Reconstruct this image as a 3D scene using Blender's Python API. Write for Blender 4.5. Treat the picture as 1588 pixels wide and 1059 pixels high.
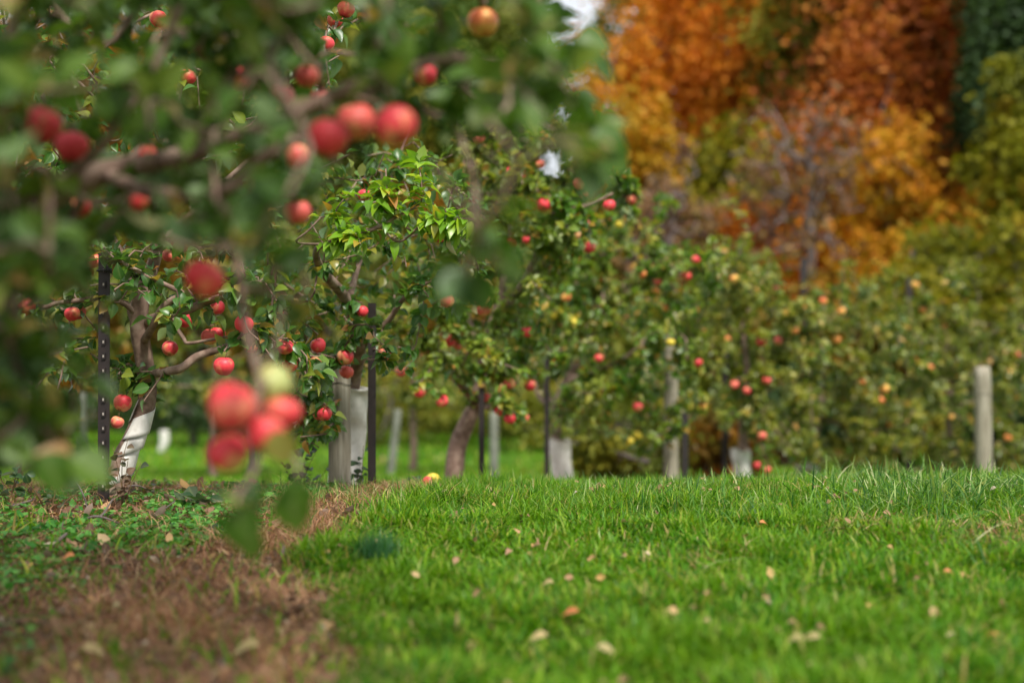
import bpy, math, random
import numpy as np
from mathutils import Vector, Matrix
for o in list(bpy.data.objects): bpy.data.objects.remove(o)
S = bpy.context.scene; COL = S.collection
random.seed(7); R = np.random.default_rng(11)
rad = math.radians
# ------------------------------------------------------------------ camera
CAMZ = 0.424; PITCH = rad(1.83); FPX = 50/36*1588
cd = bpy.data.cameras.new("camera"); cam = bpy.data.objects.new("camera", cd); COL.objects.link(cam)
cam.location = (0, 0, CAMZ); cam.rotation_euler = (rad(90)+PITCH, 0, 0)
cd.lens = 50; cd.sensor_width = 36; cd.clip_end = 900; cd.clip_start = 0.05
cd.dof.use_dof = True; cd.dof.focus_distance = 5.45; cd.dof.aperture_fstop = 1.16
S.camera = cam
# ------------------------------------------------------------------ world + sun (thin bright overcast)
SUN_EL, SUN_AZ = rad(52), rad(205)
w = bpy.data.worlds.new("World"); S.world = w; w.use_nodes = True
nt = w.node_tree; nt.nodes.clear()
out = nt.nodes.new("ShaderNodeOutputWorld"); bg = nt.nodes.new("ShaderNodeBackground"); bg2 = nt.nodes.new("ShaderNodeBackground")
sk = nt.nodes.new("ShaderNodeTexSky"); sk.sky_type = 'NISHITA'; sk.sun_disc = False
sk.sun_elevation = SUN_EL; sk.sun_rotation = SUN_AZ
nt.links.new(sk.outputs[0], bg.inputs[0]); bg.inputs[1].default_value = 0.1
cn = nt.nodes.new("ShaderNodeTexNoise"); cn.inputs['Scale'].default_value = 2.2; cn.inputs['Detail'].default_value = 5
cr = nt.nodes.new("ShaderNodeValToRGB"); cr.color_ramp.elements[0].color = (0.9, 0.92, 0.96, 1); cr.color_ramp.elements[0].position = 0.35
cr.color_ramp.elements[1].color = (1, 0.99, 0.97, 1); cr.color_ramp.elements[1].position = 0.62
tc = nt.nodes.new("ShaderNodeTexCoord"); nt.links.new(tc.outputs['Generated'], cn.inputs['Vector'])
nt.links.new(cn.outputs[0], cr.inputs[0]); nt.links.new(cr.outputs[0], bg2.inputs[0]); bg2.inputs[1].default_value = .74
mx = nt.nodes.new("ShaderNodeMixShader"); mx.inputs[0].default_value = 0.85
nt.links.new(bg.outputs[0], mx.inputs[1]); nt.links.new(bg2.outputs[0], mx.inputs[2]); nt.links.new(mx.outputs[0], out.inputs[0])
sl = bpy.data.lights.new("sun", 'SUN'); so = bpy.data.objects.new("sun", sl); COL.objects.link(so)
sl.energy = 3.3; sl.angle = rad(8); sl.color = (1, 0.95, 0.87)
az = SUN_AZ   # measured clockwise from +Y: light comes from behind and a little left of the camera's right shoulder
sd = Vector((-math.sin(az)*math.cos(SUN_EL), math.cos(az)*math.cos(SUN_EL), math.sin(SUN_EL)))
so.rotation_euler = sd.to_track_quat('Z', 'Y').to_euler(); so.location = (0, 0, 30)
S.view_settings.view_transform = 'Standard'; S.view_settings.look = 'None'; S.view_settings.gamma = 1
S.view_settings.exposure = 0.68
S.cycles.max_bounces = 6; S.cycles.transparent_max_bounces = 4; S.cycles.use_denoising = True
S.cycles.sample_clamp_indirect = 4

# ------------------------------------------------------------------ helpers
def P(px, py, Y):
    """photo pixel + depth -> world point"""
    x = (px-794)/FPX; y = (529.5-py)/FPX
    d = Vector((x, math.cos(PITCH)-y*math.sin(PITCH), math.sin(PITCH)+y*math.cos(PITCH)))
    d = d*(Y/d.y)
    return np.array((d.x, Y, CAMZ+d.z))
def px_of(p):
    p = np.atleast_2d(p); z = p[:, 2]-CAMZ; y = p[:, 1]
    fwd = y*math.cos(PITCH)+z*math.sin(PITCH); up = -y*math.sin(PITCH)+z*math.cos(PITCH)
    return 794+p[:, 0]/fwd*FPX, 529.5-up/fwd*FPX
GY = np.array([-3, 0, 1.5, 3, 4.2, 5.5, 6.5, 9, 15, 25, 40, 80, 400.])
GZ = np.array([-.35, -.28, -.25, -.21, -.115, -.035, -.05, -.26, -.62, -.92, -.98, -.2, 6.])
def vnoise(x, y, s=1.0, k=0):
    x = x*s+k*17.3; y = y*s-k*9.1
    return (np.sin(1.7*x+1.3*y+k)+np.sin(-1.1*x+2.3*y+2*k)+np.sin(3.1*x-0.7*y)+np.sin(2.2*x+3.7*y+1.1)+.6*np.sin(5.3*x+4.1*y)+.6*np.sin(-6.1*x+5.2*y))/5.2
def gz(x, y):
    x = np.asarray(x, float); y = np.asarray(y, float)
    z = np.interp(y, GY, GZ)
    near = np.clip(1-(y-9)/10, 0, 1)
    z = z+near*(0.012*vnoise(x, y, 1.6, 1)+0.006*vnoise(x, y, 5, 2))
    return z+np.clip((x-.6)/2, 0, 1)*0.03*np.clip(1-abs(y-6.2)/1.5, 0, 1)
ROWY = np.array([-3, 1.5, 3, 4.2, 5.5, 7, 9, 12, 14, 16, 20, 40.])
ROWX = np.array([-1.9, -1.75, -1.72, -1.70, -1.52, -.95, -.4, .5, 1.6, 2.9, 6, 20.])
ROWH = np.array([1.5, 1.6, 1.38, 1.10, 1.02, .74, .75, .8, .9, 1, 1, 1.])
def strip(x, y):
    """>0 inside the bare strip under the tree row; metres from its right edge"""
    e = np.interp(y, ROWY, ROWX)+np.interp(y, ROWY, ROWH)+0.10*vnoise(x, y, 2.3, 3)+.05*vnoise(x, y, 7, 4)
    d = e-x
    d2 = x-(np.interp(y, ROWY, ROWX)-np.interp(y, ROWY, ROWH)-.3)
    return np.minimum(d, d2)

def tag(o, label=None, cat=None, group=None, kind=None):
    if label: o['label'] = label
    if cat: o['category'] = cat
    if group: o['group'] = group
    if kind: o['kind'] = kind
    return o
def empty(name, loc, label=None, cat=None, group=None):
    o = bpy.data.objects.new(name, None); COL.objects.link(o); o.location = tuple(loc); o.empty_display_size = .1
    return tag(o, label, cat, group)
def link(name, me, mats=None, parent=None, smooth=True):
    o = bpy.data.objects.new(name, me); COL.objects.link(o)
    if mats is not None:
        for m in (mats if isinstance(mats, (list, tuple)) else [mats]): me.materials.append(m)
    if parent is not None:
        o.parent = parent
    return o
def rawmesh(name, V, faces, attrs=None, smooth=True, matidx=None):
    """V (n,3); faces: list of int arrays (m,k)"""
    me = bpy.data.meshes.new(name); V = np.asarray(V, np.float32)
    faces = [np.asarray(f, np.int32) for f in faces if len(f)]
    me.vertices.add(len(V)); me.vertices.foreach_set("co", V.ravel())
    nl = sum(f.size for f in faces); nf = sum(len(f) for f in faces)
    me.loops.add(nl); me.loops.foreach_set("vertex_index", np.concatenate([f.ravel() for f in faces]))
    st = []; c = 0
    for f in faces:
        st.append(c+np.arange(len(f))*f.shape[1]); c += f.size
    me.polygons.add(nf); me.polygons.foreach_set("loop_start", np.concatenate(st).astype(np.int32))
    me.polygons.foreach_set("loop_total", np.concatenate([np.full(len(f), f.shape[1]) for f in faces]).astype(np.int32))
    if matidx is not None: me.polygons.foreach_set("material_index", np.asarray(matidx, np.int32))
    for k, a in (attrs or {}).items():
        at = me.attributes.new(k, 'FLOAT', 'POINT'); at.data.foreach_set("value", np.asarray(a, np.float32))
    me.update(calc_edges=True)
    me.polygons.foreach_set("use_smooth", np.full(nf, smooth))
    return me
def unit(a):
    return a/np.maximum(np.linalg.norm(a, axis=-1, keepdims=True), 1e-9)
def rdirs(n): return unit(R.normal(size=(n, 3)))

# leaf templates : list of (u, v, w) and faces; 'mid' = 1 on the midrib
def template(stations, fold=.18):
    V = []; mid = []; Q = []; T = []
    V.append((stations[0][0], 0, 0)); mid.append(1)
    rows = []
    for u, hw in stations[1:-1]:
        i = len(V); V += [(u, -hw, hw*fold*2), (u, 0, 0), (u, hw, hw*fold*2)]; mid += [0, 1, 0]; rows.append(i)
    V.append((stations[-1][0], 0, 0)); mid.append(1); last = len(V)-1
    r = rows[0]; T += [(0, r+1, r), (0, r+2, r+1)]
    for a, b in zip(rows, rows[1:]):
        Q += [(a, a+1, b+1, b), (a+1, a+2, b+2, b+1)]
    r = rows[-1]; T += [(r, r+1, last), (r+1, r+2, last)]
    return np.array(V, float), np.array(mid, float), np.array(Q), np.array(T)
LEAF_HI = template([(0, 0), (.17, .012), (.26, .22), (.42, .40), (.60, .42), (.78, .29), (.91, .12), (1.0, 0)])
LEAF_MD = template([(0, 0), (.18, .02), (.40, .40), (.70, .36), (1.0, 0)])
LEAF_LO = (np.array([(0, 0, 0), (.5, -.42, .12), (1, 0, 0), (.5, .42, .12)], float), np.array([1., 0, 1, 0]), np.zeros((0, 4), int), np.array([(0, 2, 1), (0, 3, 2)]))
def leaves(tmpl, base, D, N, L, curl, name="leaves", wid=1.0):
    TV, mid, TQ, TT = tmpl; n = len(base); m = len(TV)
    D = unit(D); Sd = unit(np.cross(D, N)); N = np.cross(Sd, D)
    u = TV[:, 0][None, :]; v = TV[:, 1][None, :]*wid; ww = TV[:, 2][None, :]
    L = np.broadcast_to(L, (n,))[:, None]; c = np.broadcast_to(curl, (n,))[:, None]
    wave = 0.03*np.sin(u*9+R.uniform(0, 6, (n, 1)))*np.abs(v)*3
    uu = u-0.25*c*c*u**3
    V = base[:, None, :]+(uu*L)[..., None]*D[:, None, :]+((v*L)*np.ones((n, 1)))[..., None]*Sd[:, None, :]+((ww-c*u*u+wave)*L)[..., None]*N[:, None, :]
    off = (np.arange(n)*m)[:, None, None]
    Q = (TQ[None]+off).reshape(-1, 4) if len(TQ) else np.zeros((0, 4), int)
    T = (TT[None]+off).reshape(-1, 3) if len(TT) else np.zeros((0, 3), int)
    rnd = np.repeat(R.random(n), m); md = np.tile(mid, n)
    return V.reshape(-1, 3), Q, T, rnd, md
def leafobj(name, parts, mat, parent, origin):
    """merge several leaf batches into one mesh"""
    Vs, Qs, Ts, Rs, Ms = [], [], [], [], []; o = 0
    for V, Q, T, r, m in parts:
        Vs.append(V-origin); Qs.append(Q+o); Ts.append(T+o); Rs.append(r); Ms.append(m); o += len(V)
    me = rawmesh(name, np.concatenate(Vs), [np.concatenate(Qs), np.concatenate(Ts)], {'rnd': np.concatenate(Rs), 'mid': np.concatenate(Ms)})
    return link(name, me, mat, parent)

def tube(pts, rads, sides=8, cap=True, flat=None):
    pts = np.asarray(pts, float); n = len(pts); rads = np.broadcast_to(rads, (n,))
    t = np.gradient(pts, axis=0); t = unit(t)
    ref = np.array([0.13, 0.31, 0.94]) if abs(t[0, 2]) < .9 else np.array([1., 0.1, 0])
    a = ref-t[0]*np.dot(ref, t[0]); a /= np.linalg.norm(a); V = []
    ang = np.arange(sides)/sides*2*math.pi
    for i in range(n):
        a = a-t[i]*np.dot(a, t[i]); a /= max(np.linalg.norm(a), 1e-9); b = np.cross(t[i], a)
        V.append(pts[i]+rads[i]*(np.cos(ang)[:, None]*a+np.sin(ang)[:, None]*b))
    V = np.concatenate(V); Q = []
    for i in range(n-1):
        for j in range(sides):
            k = (j+1) % sides; Q.append((i*sides+j, i*sides+k, (i+1)*sides+k, (i+1)*sides+j))
    T = []
    if cap:
        c0 = len(V); V = np.concatenate([V, pts[:1], pts[-1:]])
        for j in range(sides):
            k = (j+1) % sides; T.append((c0, k, j)); T.append((c0+1, (n-1)*sides+j, (n-1)*sides+k))
    return V, np.array(Q), np.array(T) if T else np.zeros((0, 3), int)
class MB:
    def __init__(s): s.V = []; s.Q = []; s.T = []; s.n = 0
    def add(s, V, Q=None, T=None):
        V = np.asarray(V, float); s.V.append(V)
        if Q is not None and len(Q): s.Q.append(np.asarray(Q)+s.n)
        if T is not None and len(T): s.T.append(np.asarray(T)+s.n)
        s.n += len(V)
    def tube(s, *a, **k): s.add(*tube(*a, **k))
    def box(s, lo, hi, M=None):
        x0, y0, z0 = lo; x1, y1, z1 = hi
        V = np.array([(x0, y0, z0), (x1, y0, z0), (x1, y1, z0), (x0, y1, z0), (x0, y0, z1), (x1, y0, z1), (x1, y1, z1), (x0, y1, z1)], float)
        if M is not None: V = np.array([M @ Vector(v) for v in V])
        s.add(V, [(0, 3, 2, 1), (4, 5, 6, 7), (0, 1, 5, 4), (1, 2, 6, 5), (2, 3, 7, 6), (3, 0, 4, 7)])
    def obj(s, name, mat, parent=None, origin=(0, 0, 0), smooth=True):
        V = np.concatenate(s.V)-np.asarray(origin)
        me = rawmesh(name, V, [np.concatenate(s.Q) if s.Q else [], np.concatenate(s.T) if s.T else []], smooth=smooth)
        return link(name, me, mat, parent)
def crv(pts, n=5):
    """Catmull-Rom through points"""
    p = [np.asarray(q, float) for q in pts]; p = [2*p[0]-p[1]]+p+[2*p[-1]-p[-2]]; o = []
    for i in range(1, len(p)-2):
        for k in range(n):
            t = k/n
            o.append(.5*((2*p[i])+(-p[i-1]+p[i+1])*t+(2*p[i-1]-5*p[i]+4*p[i+1]-p[i+2])*t*t+(-p[i-1]+3*p[i]-3*p[i+1]+p[i+2])*t**3))
    o.append(p[-2]); return np.array(o)

# ------------------------------------------------------------------ materials
def newmat(name):
    m = bpy.data.materials.new(name); m.use_nodes = True; return m, m.node_tree, m.node_tree.nodes["Principled BSDF"]
def ramp(nt, stops):
    r = nt.nodes.new("ShaderNodeValToRGB"); e = r.color_ramp.elements
    while len(e) < len(stops): e.new(0.5)
    for k, (p, c) in zip(e, stops): k.position = p; k.color = (*c, 1)
    return r
def noise(nt, scale, detail=4, rough=.55, coord='Object'):
    t = nt.nodes.new("ShaderNodeTexCoord"); n = nt.nodes.new("ShaderNodeTexNoise")
    n.inputs['Scale'].default_value = scale; n.inputs['Detail'].default_value = detail; n.inputs['Roughness'].default_value = rough
    nt.links.new(t.outputs[coord], n.inputs['Vector']); return n
def mixc(nt, f, a, b, mode='MIX'):
    m = nt.nodes.new("ShaderNodeMix"); m.data_type = 'RGBA'; m.blend_type = mode
    for i, v in ((0, f), (6, a), (7, b)):
        if isinstance(v, (int, float)): m.inputs[i].default_value = v
        elif isinstance(v, tuple): m.inputs[i].default_value = (*v, 1)
        else: nt.links.new(v, m.inputs[i])
    return m.outputs[2]
def leaf_mat(name, stops, under=(.16, .22, .13), rough=.42, transl=.35, rib=.25, patch=None, spec=.5):
    m, nt, b = newmat(name)
    at = nt.nodes.new("ShaderNodeAttribute"); at.attribute_name = 'rnd'
    r = ramp(nt, stops); nt.links.new(at.outputs['Fac'], r.inputs[0]); col = r.outputs[0]
    if patch:
        n = noise(nt, patch[0], 2); rr = ramp(nt, [(.42, (0, 0, 0)), (.62, (1, 1, 1))]); nt.links.new(n.outputs[0], rr.inputs[0])
        col = mixc(nt, rr.outputs[0], col, mixc(nt, patch[2] if len(patch) > 2 else .6, col, patch[1]))
    if rib:
        a2 = nt.nodes.new("ShaderNodeAttribute"); a2.attribute_name = 'mid'
        pw = nt.nodes.new("ShaderNodeMath"); pw.operation = 'POWER'; pw.inputs[1].default_value = 7; nt.links.new(a2.outputs['Fac'], pw.inputs[0])
        ml = nt.nodes.new("ShaderNodeMath"); ml.operation = 'MULTIPLY'; ml.inputs[1].default_value = rib; nt.links.new(pw.outputs[0], ml.inputs[0])
        col = mixc(nt, ml.outputs[0], col, (.30, .38, .14))
    geo = nt.nodes.new("ShaderNodeNewGeometry"); top = col
    if under: col = mixc(nt, geo.outputs['Backfacing'], col, mixc(nt, .6, col, under))
    nt.links.new(col, b.inputs['Base Color']); b.inputs['Roughness'].default_value = rough; b.inputs['Specular IOR Level'].default_value = spec
    tr = nt.nodes.new("ShaderNodeBsdfTranslucent")
    nt.links.new(mixc(nt, 1.0, top, (1.5, 1.5, .6), 'MULTIPLY'), tr.inputs[0])
    ms = nt.nodes.new("ShaderNodeMixShader"); ms.inputs[0].default_value = transl
    nt.links.new(b.outputs[0], ms.inputs[1]); nt.links.new(tr.outputs[0], ms.inputs[2])
    nt.links.new(ms.outputs[0], nt.nodes["Material Output"].inputs[0]); return m
def surf_mat(name, stops, scale, rough=.8, bump=.3, stretch=None, detail=6, dist=.01, spec=.3, bscale=None):
    m, nt, b = newmat(name); n = noise(nt, scale, detail)
    if stretch:
        mp = nt.nodes.new("ShaderNodeMapping"); mp.inputs['Scale'].default_value = stretch
        src = n.inputs['Vector'].links[0].from_socket; nt.links.new(src, mp.inputs[0]); nt.links.new(mp.outputs[0], n.inputs['Vector'])
    r = ramp(nt, stops); nt.links.new(n.outputs[0], r.inputs[0]); nt.links.new(r.outputs[0], b.inputs['Base Color'])
    b.inputs['Roughness'].default_value = rough; b.inputs['Specular IOR Level'].default_value = spec
    if bump:
        bp = nt.nodes.new("ShaderNodeBump"); bp.inputs['Strength'].default_value = bump; bp.inputs['Distance'].default_value = dist
        nt.links.new(n.outputs[0], bp.inputs['Height']); nt.links.new(bp.outputs[0], b.inputs['Normal'])
    return m
def apple_mat(name, red, red2, ground_c, cut):
    m, nt, b = newmat(name)
    t = nt.nodes.new("ShaderNodeTexCoord"); oi = nt.nodes.new("ShaderNodeObjectInfo")
    ad = nt.nodes.new("ShaderNodeVectorMath"); ad.operation = 'ADD'; nt.links.new(t.outputs['Object'], ad.inputs[0])
    cmb = nt.nodes.new("ShaderNodeCombineXYZ"); mu = nt.nodes.new("ShaderNodeMath"); mu.operation = 'MULTIPLY'; mu.inputs[1].default_value = 9
    nt.links.new(oi.outputs['Random'], mu.inputs[0]); nt.links.new(mu.outputs[0], cmb.inputs[0]); nt.links.new(cmb.outputs[0], ad.inputs[1])
    n = nt.nodes.new("ShaderNodeTexNoise"); n.inputs['Scale'].default_value = 17; n.inputs['Detail'].default_value = 3; nt.links.new(ad.outputs[0], n.inputs['Vector'])
    mp = nt.nodes.new("ShaderNodeMapping"); mp.inputs['Scale'].default_value = (1, 1, .12); nt.links.new(ad.outputs[0], mp.inputs[0])
    n2 = nt.nodes.new("ShaderNodeTexNoise"); n2.inputs['Scale'].default_value = 130; n2.inputs['Detail'].default_value = 2; nt.links.new(mp.outputs[0], n2.inputs['Vector'])
    c = mixc(nt, n2.outputs[0], red, red2)
    r = ramp(nt, [(cut, (0, 0, 0)), (min(cut+.16, 1), (1, 1, 1))]); nt.links.new(n.outputs[0], r.inputs[0])
    c = mixc(nt, r.outputs[0], c, ground_c)
    vo = nt.nodes.new("ShaderNodeTexVoronoi"); vo.inputs['Scale'].default_value = 260; nt.links.new(t.outputs['Object'], vo.inputs['Vector'])
    r2 = ramp(nt, [(.10, (.7, .7, .7)), (.2, (0, 0, 0))]); nt.links.new(vo.outputs['Distance'], r2.inputs[0])
    c = mixc(nt, r2.outputs[0], c, (.62, .35, .2))
    nt.links.new(c, b.inputs['Base Color']); b.inputs['Roughness'].default_value = .48; b.inputs['Specular IOR Level'].default_value = .5
    b.inputs['Subsurface Weight'].default_value = .0
    return m
M = {}
M['leafA'] = leaf_mat("leaf_near", [(0, (.028, .075, .010)), (.45, (.055, .125, .012)), (.8, (.10, .18, .02)), (.93, (.17, .2, .03)), (1, (.35, .2, .09))], under=(.15, .23, .12), spec=.3)
M['leafB'] = leaf_mat("leaf_mid", [(0, (.025, .09, .012)), (.45, (.055, .155, .018)), (.78, (.12, .22, .025)), (.9, (.26, .28, .03)), (1, (.38, .15, .05))], under=(.22, .30, .18), rough=.36, spec=.6)
M['leafC'] = leaf_mat("leaf_fresh_lit", [(0, (.10, .24, .01)), (.5, (.19, .37, .015)), (.85, (.31, .44, .02)), (.93, (.4, .33, .02)), (1, (.38, .09, .04))], under=(.25, .34, .14), rough=.36, spec=.6)  # fresh green, with the sprig's bright lighting put into the lime colour
M['leafD'] = leaf_mat("leaf_row", [(0, (.045, .13, .01)), (.5, (.1, .21, .015)), (.8, (.19, .29, .035)), (.92, (.38, .33, .03)), (1, (.45, .17, .06))], under=(.26, .32, .18), rib=0, patch=(1.6, (.30, .28, .04), .45))
M['leafE'] = leaf_mat("leaf_row_far", [(0, (.035, .08, .01)), (.4, (.10, .17, .02)), (.75, (.20, .25, .035)), (.93, (.36, .32, .05)), (1, (.5, .22, .05))], under=(.22, .25, .12), rib=0, patch=(1.3, (.30, .28, .03), .5))
BARK = surf_mat("apple_bark", [(.3, (.10, .06, .045)), (.5, (.22, .145, .11)), (.7, (.33, .245, .19))], 26, bump=.5, dist=.006)
BARKD = surf_mat("bark_dark", [(.3, (.07, .055, .05)), (.6, (.16, .13, .12))], 14, bump=.5)
BARKG = surf_mat("bark_mauve", [(.3, (.09, .065, .06)), (.6, (.18, .14, .13))], 8, bump=.3)
M['apple'] = apple_mat("apple_red", (.78, .055, .075), (.68, .032, .05), (.80, .36, .16), .53)
M['apple_pink'] = apple_mat("apple_pinkish", (.82, .16, .13), (.68, .06, .06), (.82, .42, .18), .50)
M['apple_orange'] = apple_mat("apple_orange", (.80, .22, .06), (.75, .14, .06), (.80, .45, .10), .45)
M['apple_green'] = apple_mat("apple_green", (.48, .50, .18), (.40, .44, .14), (.65, .34, .18), .58)
M['apple_yellow'] = apple_mat("apple_yellow", (.75, .55, .04), (.65, .5, .05), (.6, .6, .15), .6)
STEM = surf_mat("stem", [(.3, (.10, .06, .03)), (.7, (.2, .13, .06))], 40, bump=0)

# ------------------------------------------------------------------ apples
def apple_me(name, squash=.9, seg=28, rings=16, lob=.02):
    V = []; 
    for i in range(rings+1):
        th = math.pi*i/rings
        for j in range(seg):
            ph = 2*math.pi*j/seg
            r = 1+0.10*math.cos(th)*math.sin(th)**2+lob*math.cos(5*ph)*max(0, -math.cos(th))
            rr = r*math.sin(th); z = r*math.cos(th)*squash
            z -= .34*math.exp(-(rr/.27)**2) if th < 1.3 else 0
            z += .22*math.exp(-(rr/.24)**2) if th > 1.9 else 0
            V.append((rr*math.cos(ph)*(1+.05*math.cos(ph+1)+.03*z), rr*math.sin(ph), z*(1+.07*rr*math.cos(ph-.6))))
    Q = [(i*seg+j, (i+1)*seg+j, (i+1)*seg+(j+1) % seg, i*seg+(j+1) % seg) for i in range(rings) for j in range(seg)]
    return rawmesh(name, np.array(V)*.0385, [Q])
AM = {}
for k in ('apple', 'apple_pink', 'apple_orange', 'apple_green', 'apple_yellow'):
    AM[k] = []
    for q, sq in enumerate((.88, .95)):
        me = apple_me("apple_skin", sq); me.materials.append(M[k]); AM[k].append(me)
b = MB(); b.tube(crv([(0, 0, .018), (.002, .001, .035), (.007, .002, .055)], 4), np.linspace(.0016, .0022, 9), 6); STEM_ME = b.obj("t", STEM).data
bpy.data.objects.remove(bpy.data.objects["t"])
b = MB()
for k in range(5):
    a = k*2*math.pi/5; c = (math.cos(a), math.sin(a))
    b.tube([(c[0]*.002, c[1]*.002, -.024), (c[0]*.006, c[1]*.006, -.030), (c[0]*.005, c[1]*.005, -.036)], [.0016, .002, .0005], 5)
CAL_ME = b.obj("t", STEM).data; bpy.data.objects.remove(bpy.data.objects["t"])
def apple(p, r, mat, label, group, detail=True, tilt=None):
    n = 'apple'
    a = bpy.data.objects.new(n, random.choice(AM[mat])); COL.objects.link(a); a.location = tuple(p)
    s = r/.0385; a.scale = (s, s, s)
    a.rotation_euler = tilt or (random.gauss(0, .3), random.gauss(0, .3), random.uniform(0, 6.28))
    tag(a, label, 'apple', group)
    if detail:
        for nm, me in (('stem', STEM_ME), ('calyx', CAL_ME)):
            c = bpy.data.objects.new(nm, me); COL.objects.link(c); c.parent = a
    return a

# ------------------------------------------------------------------ tree grower
def grow(seeds, targets, step=.12, wob=.25, droop=0.0):
    """seeds: list of (points, attach_to_index or -1); returns nodes, parents, tip ids, minimum radii"""
    pos = []; par = []; rmin = []
    for pts, rads, at in seeds:
        pts = crv(pts, 5); rads = np.interp(np.linspace(0, 1, len(pts)), np.linspace(0, 1, len(rads)), rads)
        if at is None: prev = -1
        else:
            d = np.linalg.norm(np.array(pos)-pts[0], axis=1); prev = int(d.argmin())
        for p, r in zip(pts, rads):
            pos.append(p); par.append(prev); rmin.append(r); prev = len(pos)-1
    nseed = len(pos)
    cap = nseed+len(targets)*40; A = np.zeros((cap, 3)); A[:nseed] = pos; n = nseed
    T = np.asarray(targets); tips = []
    if len(T):
        d0 = np.array([np.linalg.norm(A[:nseed]-t, axis=1).min() for t in T])
        for t in T[np.argsort(d0)]:
            d = np.linalg.norm(A[:n]-t, axis=1); i = int(d.argmin()); L = d[i]
            if L < .03: continue
            k = max(2, int(L/step)); k = min(k, 38); a = A[i]
            pd = A[i]-A[par[i]] if par[i] >= 0 else np.array([0, 0, 1.]); pd = pd/max(np.linalg.norm(pd), 1e-6)
            c = a+pd*L*.35+R.normal(0, .06*L, 3); prev = i
            ws = R.normal(0, wob*step*.4, (k, 3))
            for q in range(1, k+1):
                s = q/k; p = (1-s)**2*a+2*s*(1-s)*c+s*s*t+ws[q-1]*math.sin(math.pi*s)
                p = p-np.array([0, 0, droop*L*s*s])
                A[n] = p; par.append(prev); rmin.append(0); prev = n; n += 1
            tips.append(prev)
    return A[:n].copy(), np.array(par), tips, np.array(rmin), nseed
def radii(par, tips, rmin, k=.0022, rt=.0015, ex=.5):
    n = len(par); cnt = np.zeros(n); haschild = np.zeros(n, bool); haschild[par[par >= 0]] = True
    cnt[~haschild] = 1
    for i in range(n-1, -1, -1):
        if par[i] >= 0: cnt[par[i]] += cnt[i]
    return np.maximum(rmin, rt+k*cnt**ex), cnt
def chains(par, cnt):
    n = len(par); ch = [[] for _ in range(n)]
    for i, p in enumerate(par):
        if p >= 0: ch[p].append(i)
    out = []; starts = [(i, -1) for i in range(n) if par[i] < 0]
    while starts:
        s, fr = starts.pop(); c = ([fr] if fr >= 0 else [])+[s]; cur = s
        while ch[cur]:
            m = max(ch[cur], key=lambda q: cnt[q])
            for q in ch[cur]:
                if q != m: starts.append((q, cur))
            c.append(m); cur = m
        out.append((c, fr >= 0))
    return out
def skeleton(root, pos, par, rad_, cnt, mat, nlimb=8, twig_sides=5, minr=0, names=('trunk', 'limb', 'twig_mass')):
    o = np.array(root.location); cs = chains(par, cnt)
    cs.sort(key=lambda c: -(rad_[c[0]][min(2, len(c[0])-1)]*len(c[0])) if c[1] else -1e9)
    tw = MB()
    for k, (c, branched) in enumerate(cs):
        r = rad_[c].copy()
        if branched: r[0] = min(r[0], r[1]*1.15)
        if len(c) < 2: continue
        if k == 0: b = MB(); b.tube(pos[c], r, 12); b.obj(names[0], mat, root, o)
        elif k <= nlimb: b = MB(); b.tube(pos[c], r, 9); b.obj(names[1], mat, root, o)
        elif r.max() > minr: tw.tube(pos[c], r, twig_sides, cap=False)
    if tw.n: tw.obj(names[2], mat, root, o)
def twig_leaves(pos, par, tips, per=12, back=.35, L=(.055, .085), tmpl=LEAF_HI, curl=(.15, .7), up=.35, spread=1.0, cull=None):
    B = []; D = []; N = []
    for t in tips:
        c = [t]; acc = 0
        while par[c[-1]] >= 0 and acc < back:
            p = par[c[-1]]; acc += np.linalg.norm(pos[p]-pos[c[-1]]); c.append(p)
        pts = pos[c][::-1]
        if len(pts) < 2: continue
        seg = len(pts)-1; ax = pts[-1]-pts[0]; ax = ax/max(np.linalg.norm(ax), 1e-6)
        n = max(2, int(per*random.uniform(.6, 1.3)))
        s = R.random(n)**.6*seg; i = np.minimum(s.astype(int), seg-1); f = (s-i)[:, None]
        base = pts[i]*(1-f)+pts[i+1]*f
        rd = rdirs(n); rd = unit(rd-ax*(rd @ ax)[:, None])
        d = unit(rd*spread+ax*.55+np.array([0, 0, .1])+R.normal(0, .2, (n, 3)))
        B.append(base+R.normal(0, .004, (n, 3))); D.append(d); N.append(unit(np.array([0, 0, 1.])*up*2+rdirs(n)*.7+ax*.3))
    B = np.concatenate(B); D = np.concatenate(D); N = np.concatenate(N)
    if cull is not None: k = cull(B+unit(D)*.04); B, D, N = B[k], D[k], N[k]
    n = len(B)
    return leaves(tmpl, B, D, N, R.uniform(L[0], L[1], n), R.uniform(curl[0], curl[1], n), wid=.68)

APPLES = []   # (px, py, Y, radius, mat)
def apple_targets(lst):
    return [P(a[0], a[1], a[2])+np.array([0, 0, a[3]*1.45]) for a in lst]

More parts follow.
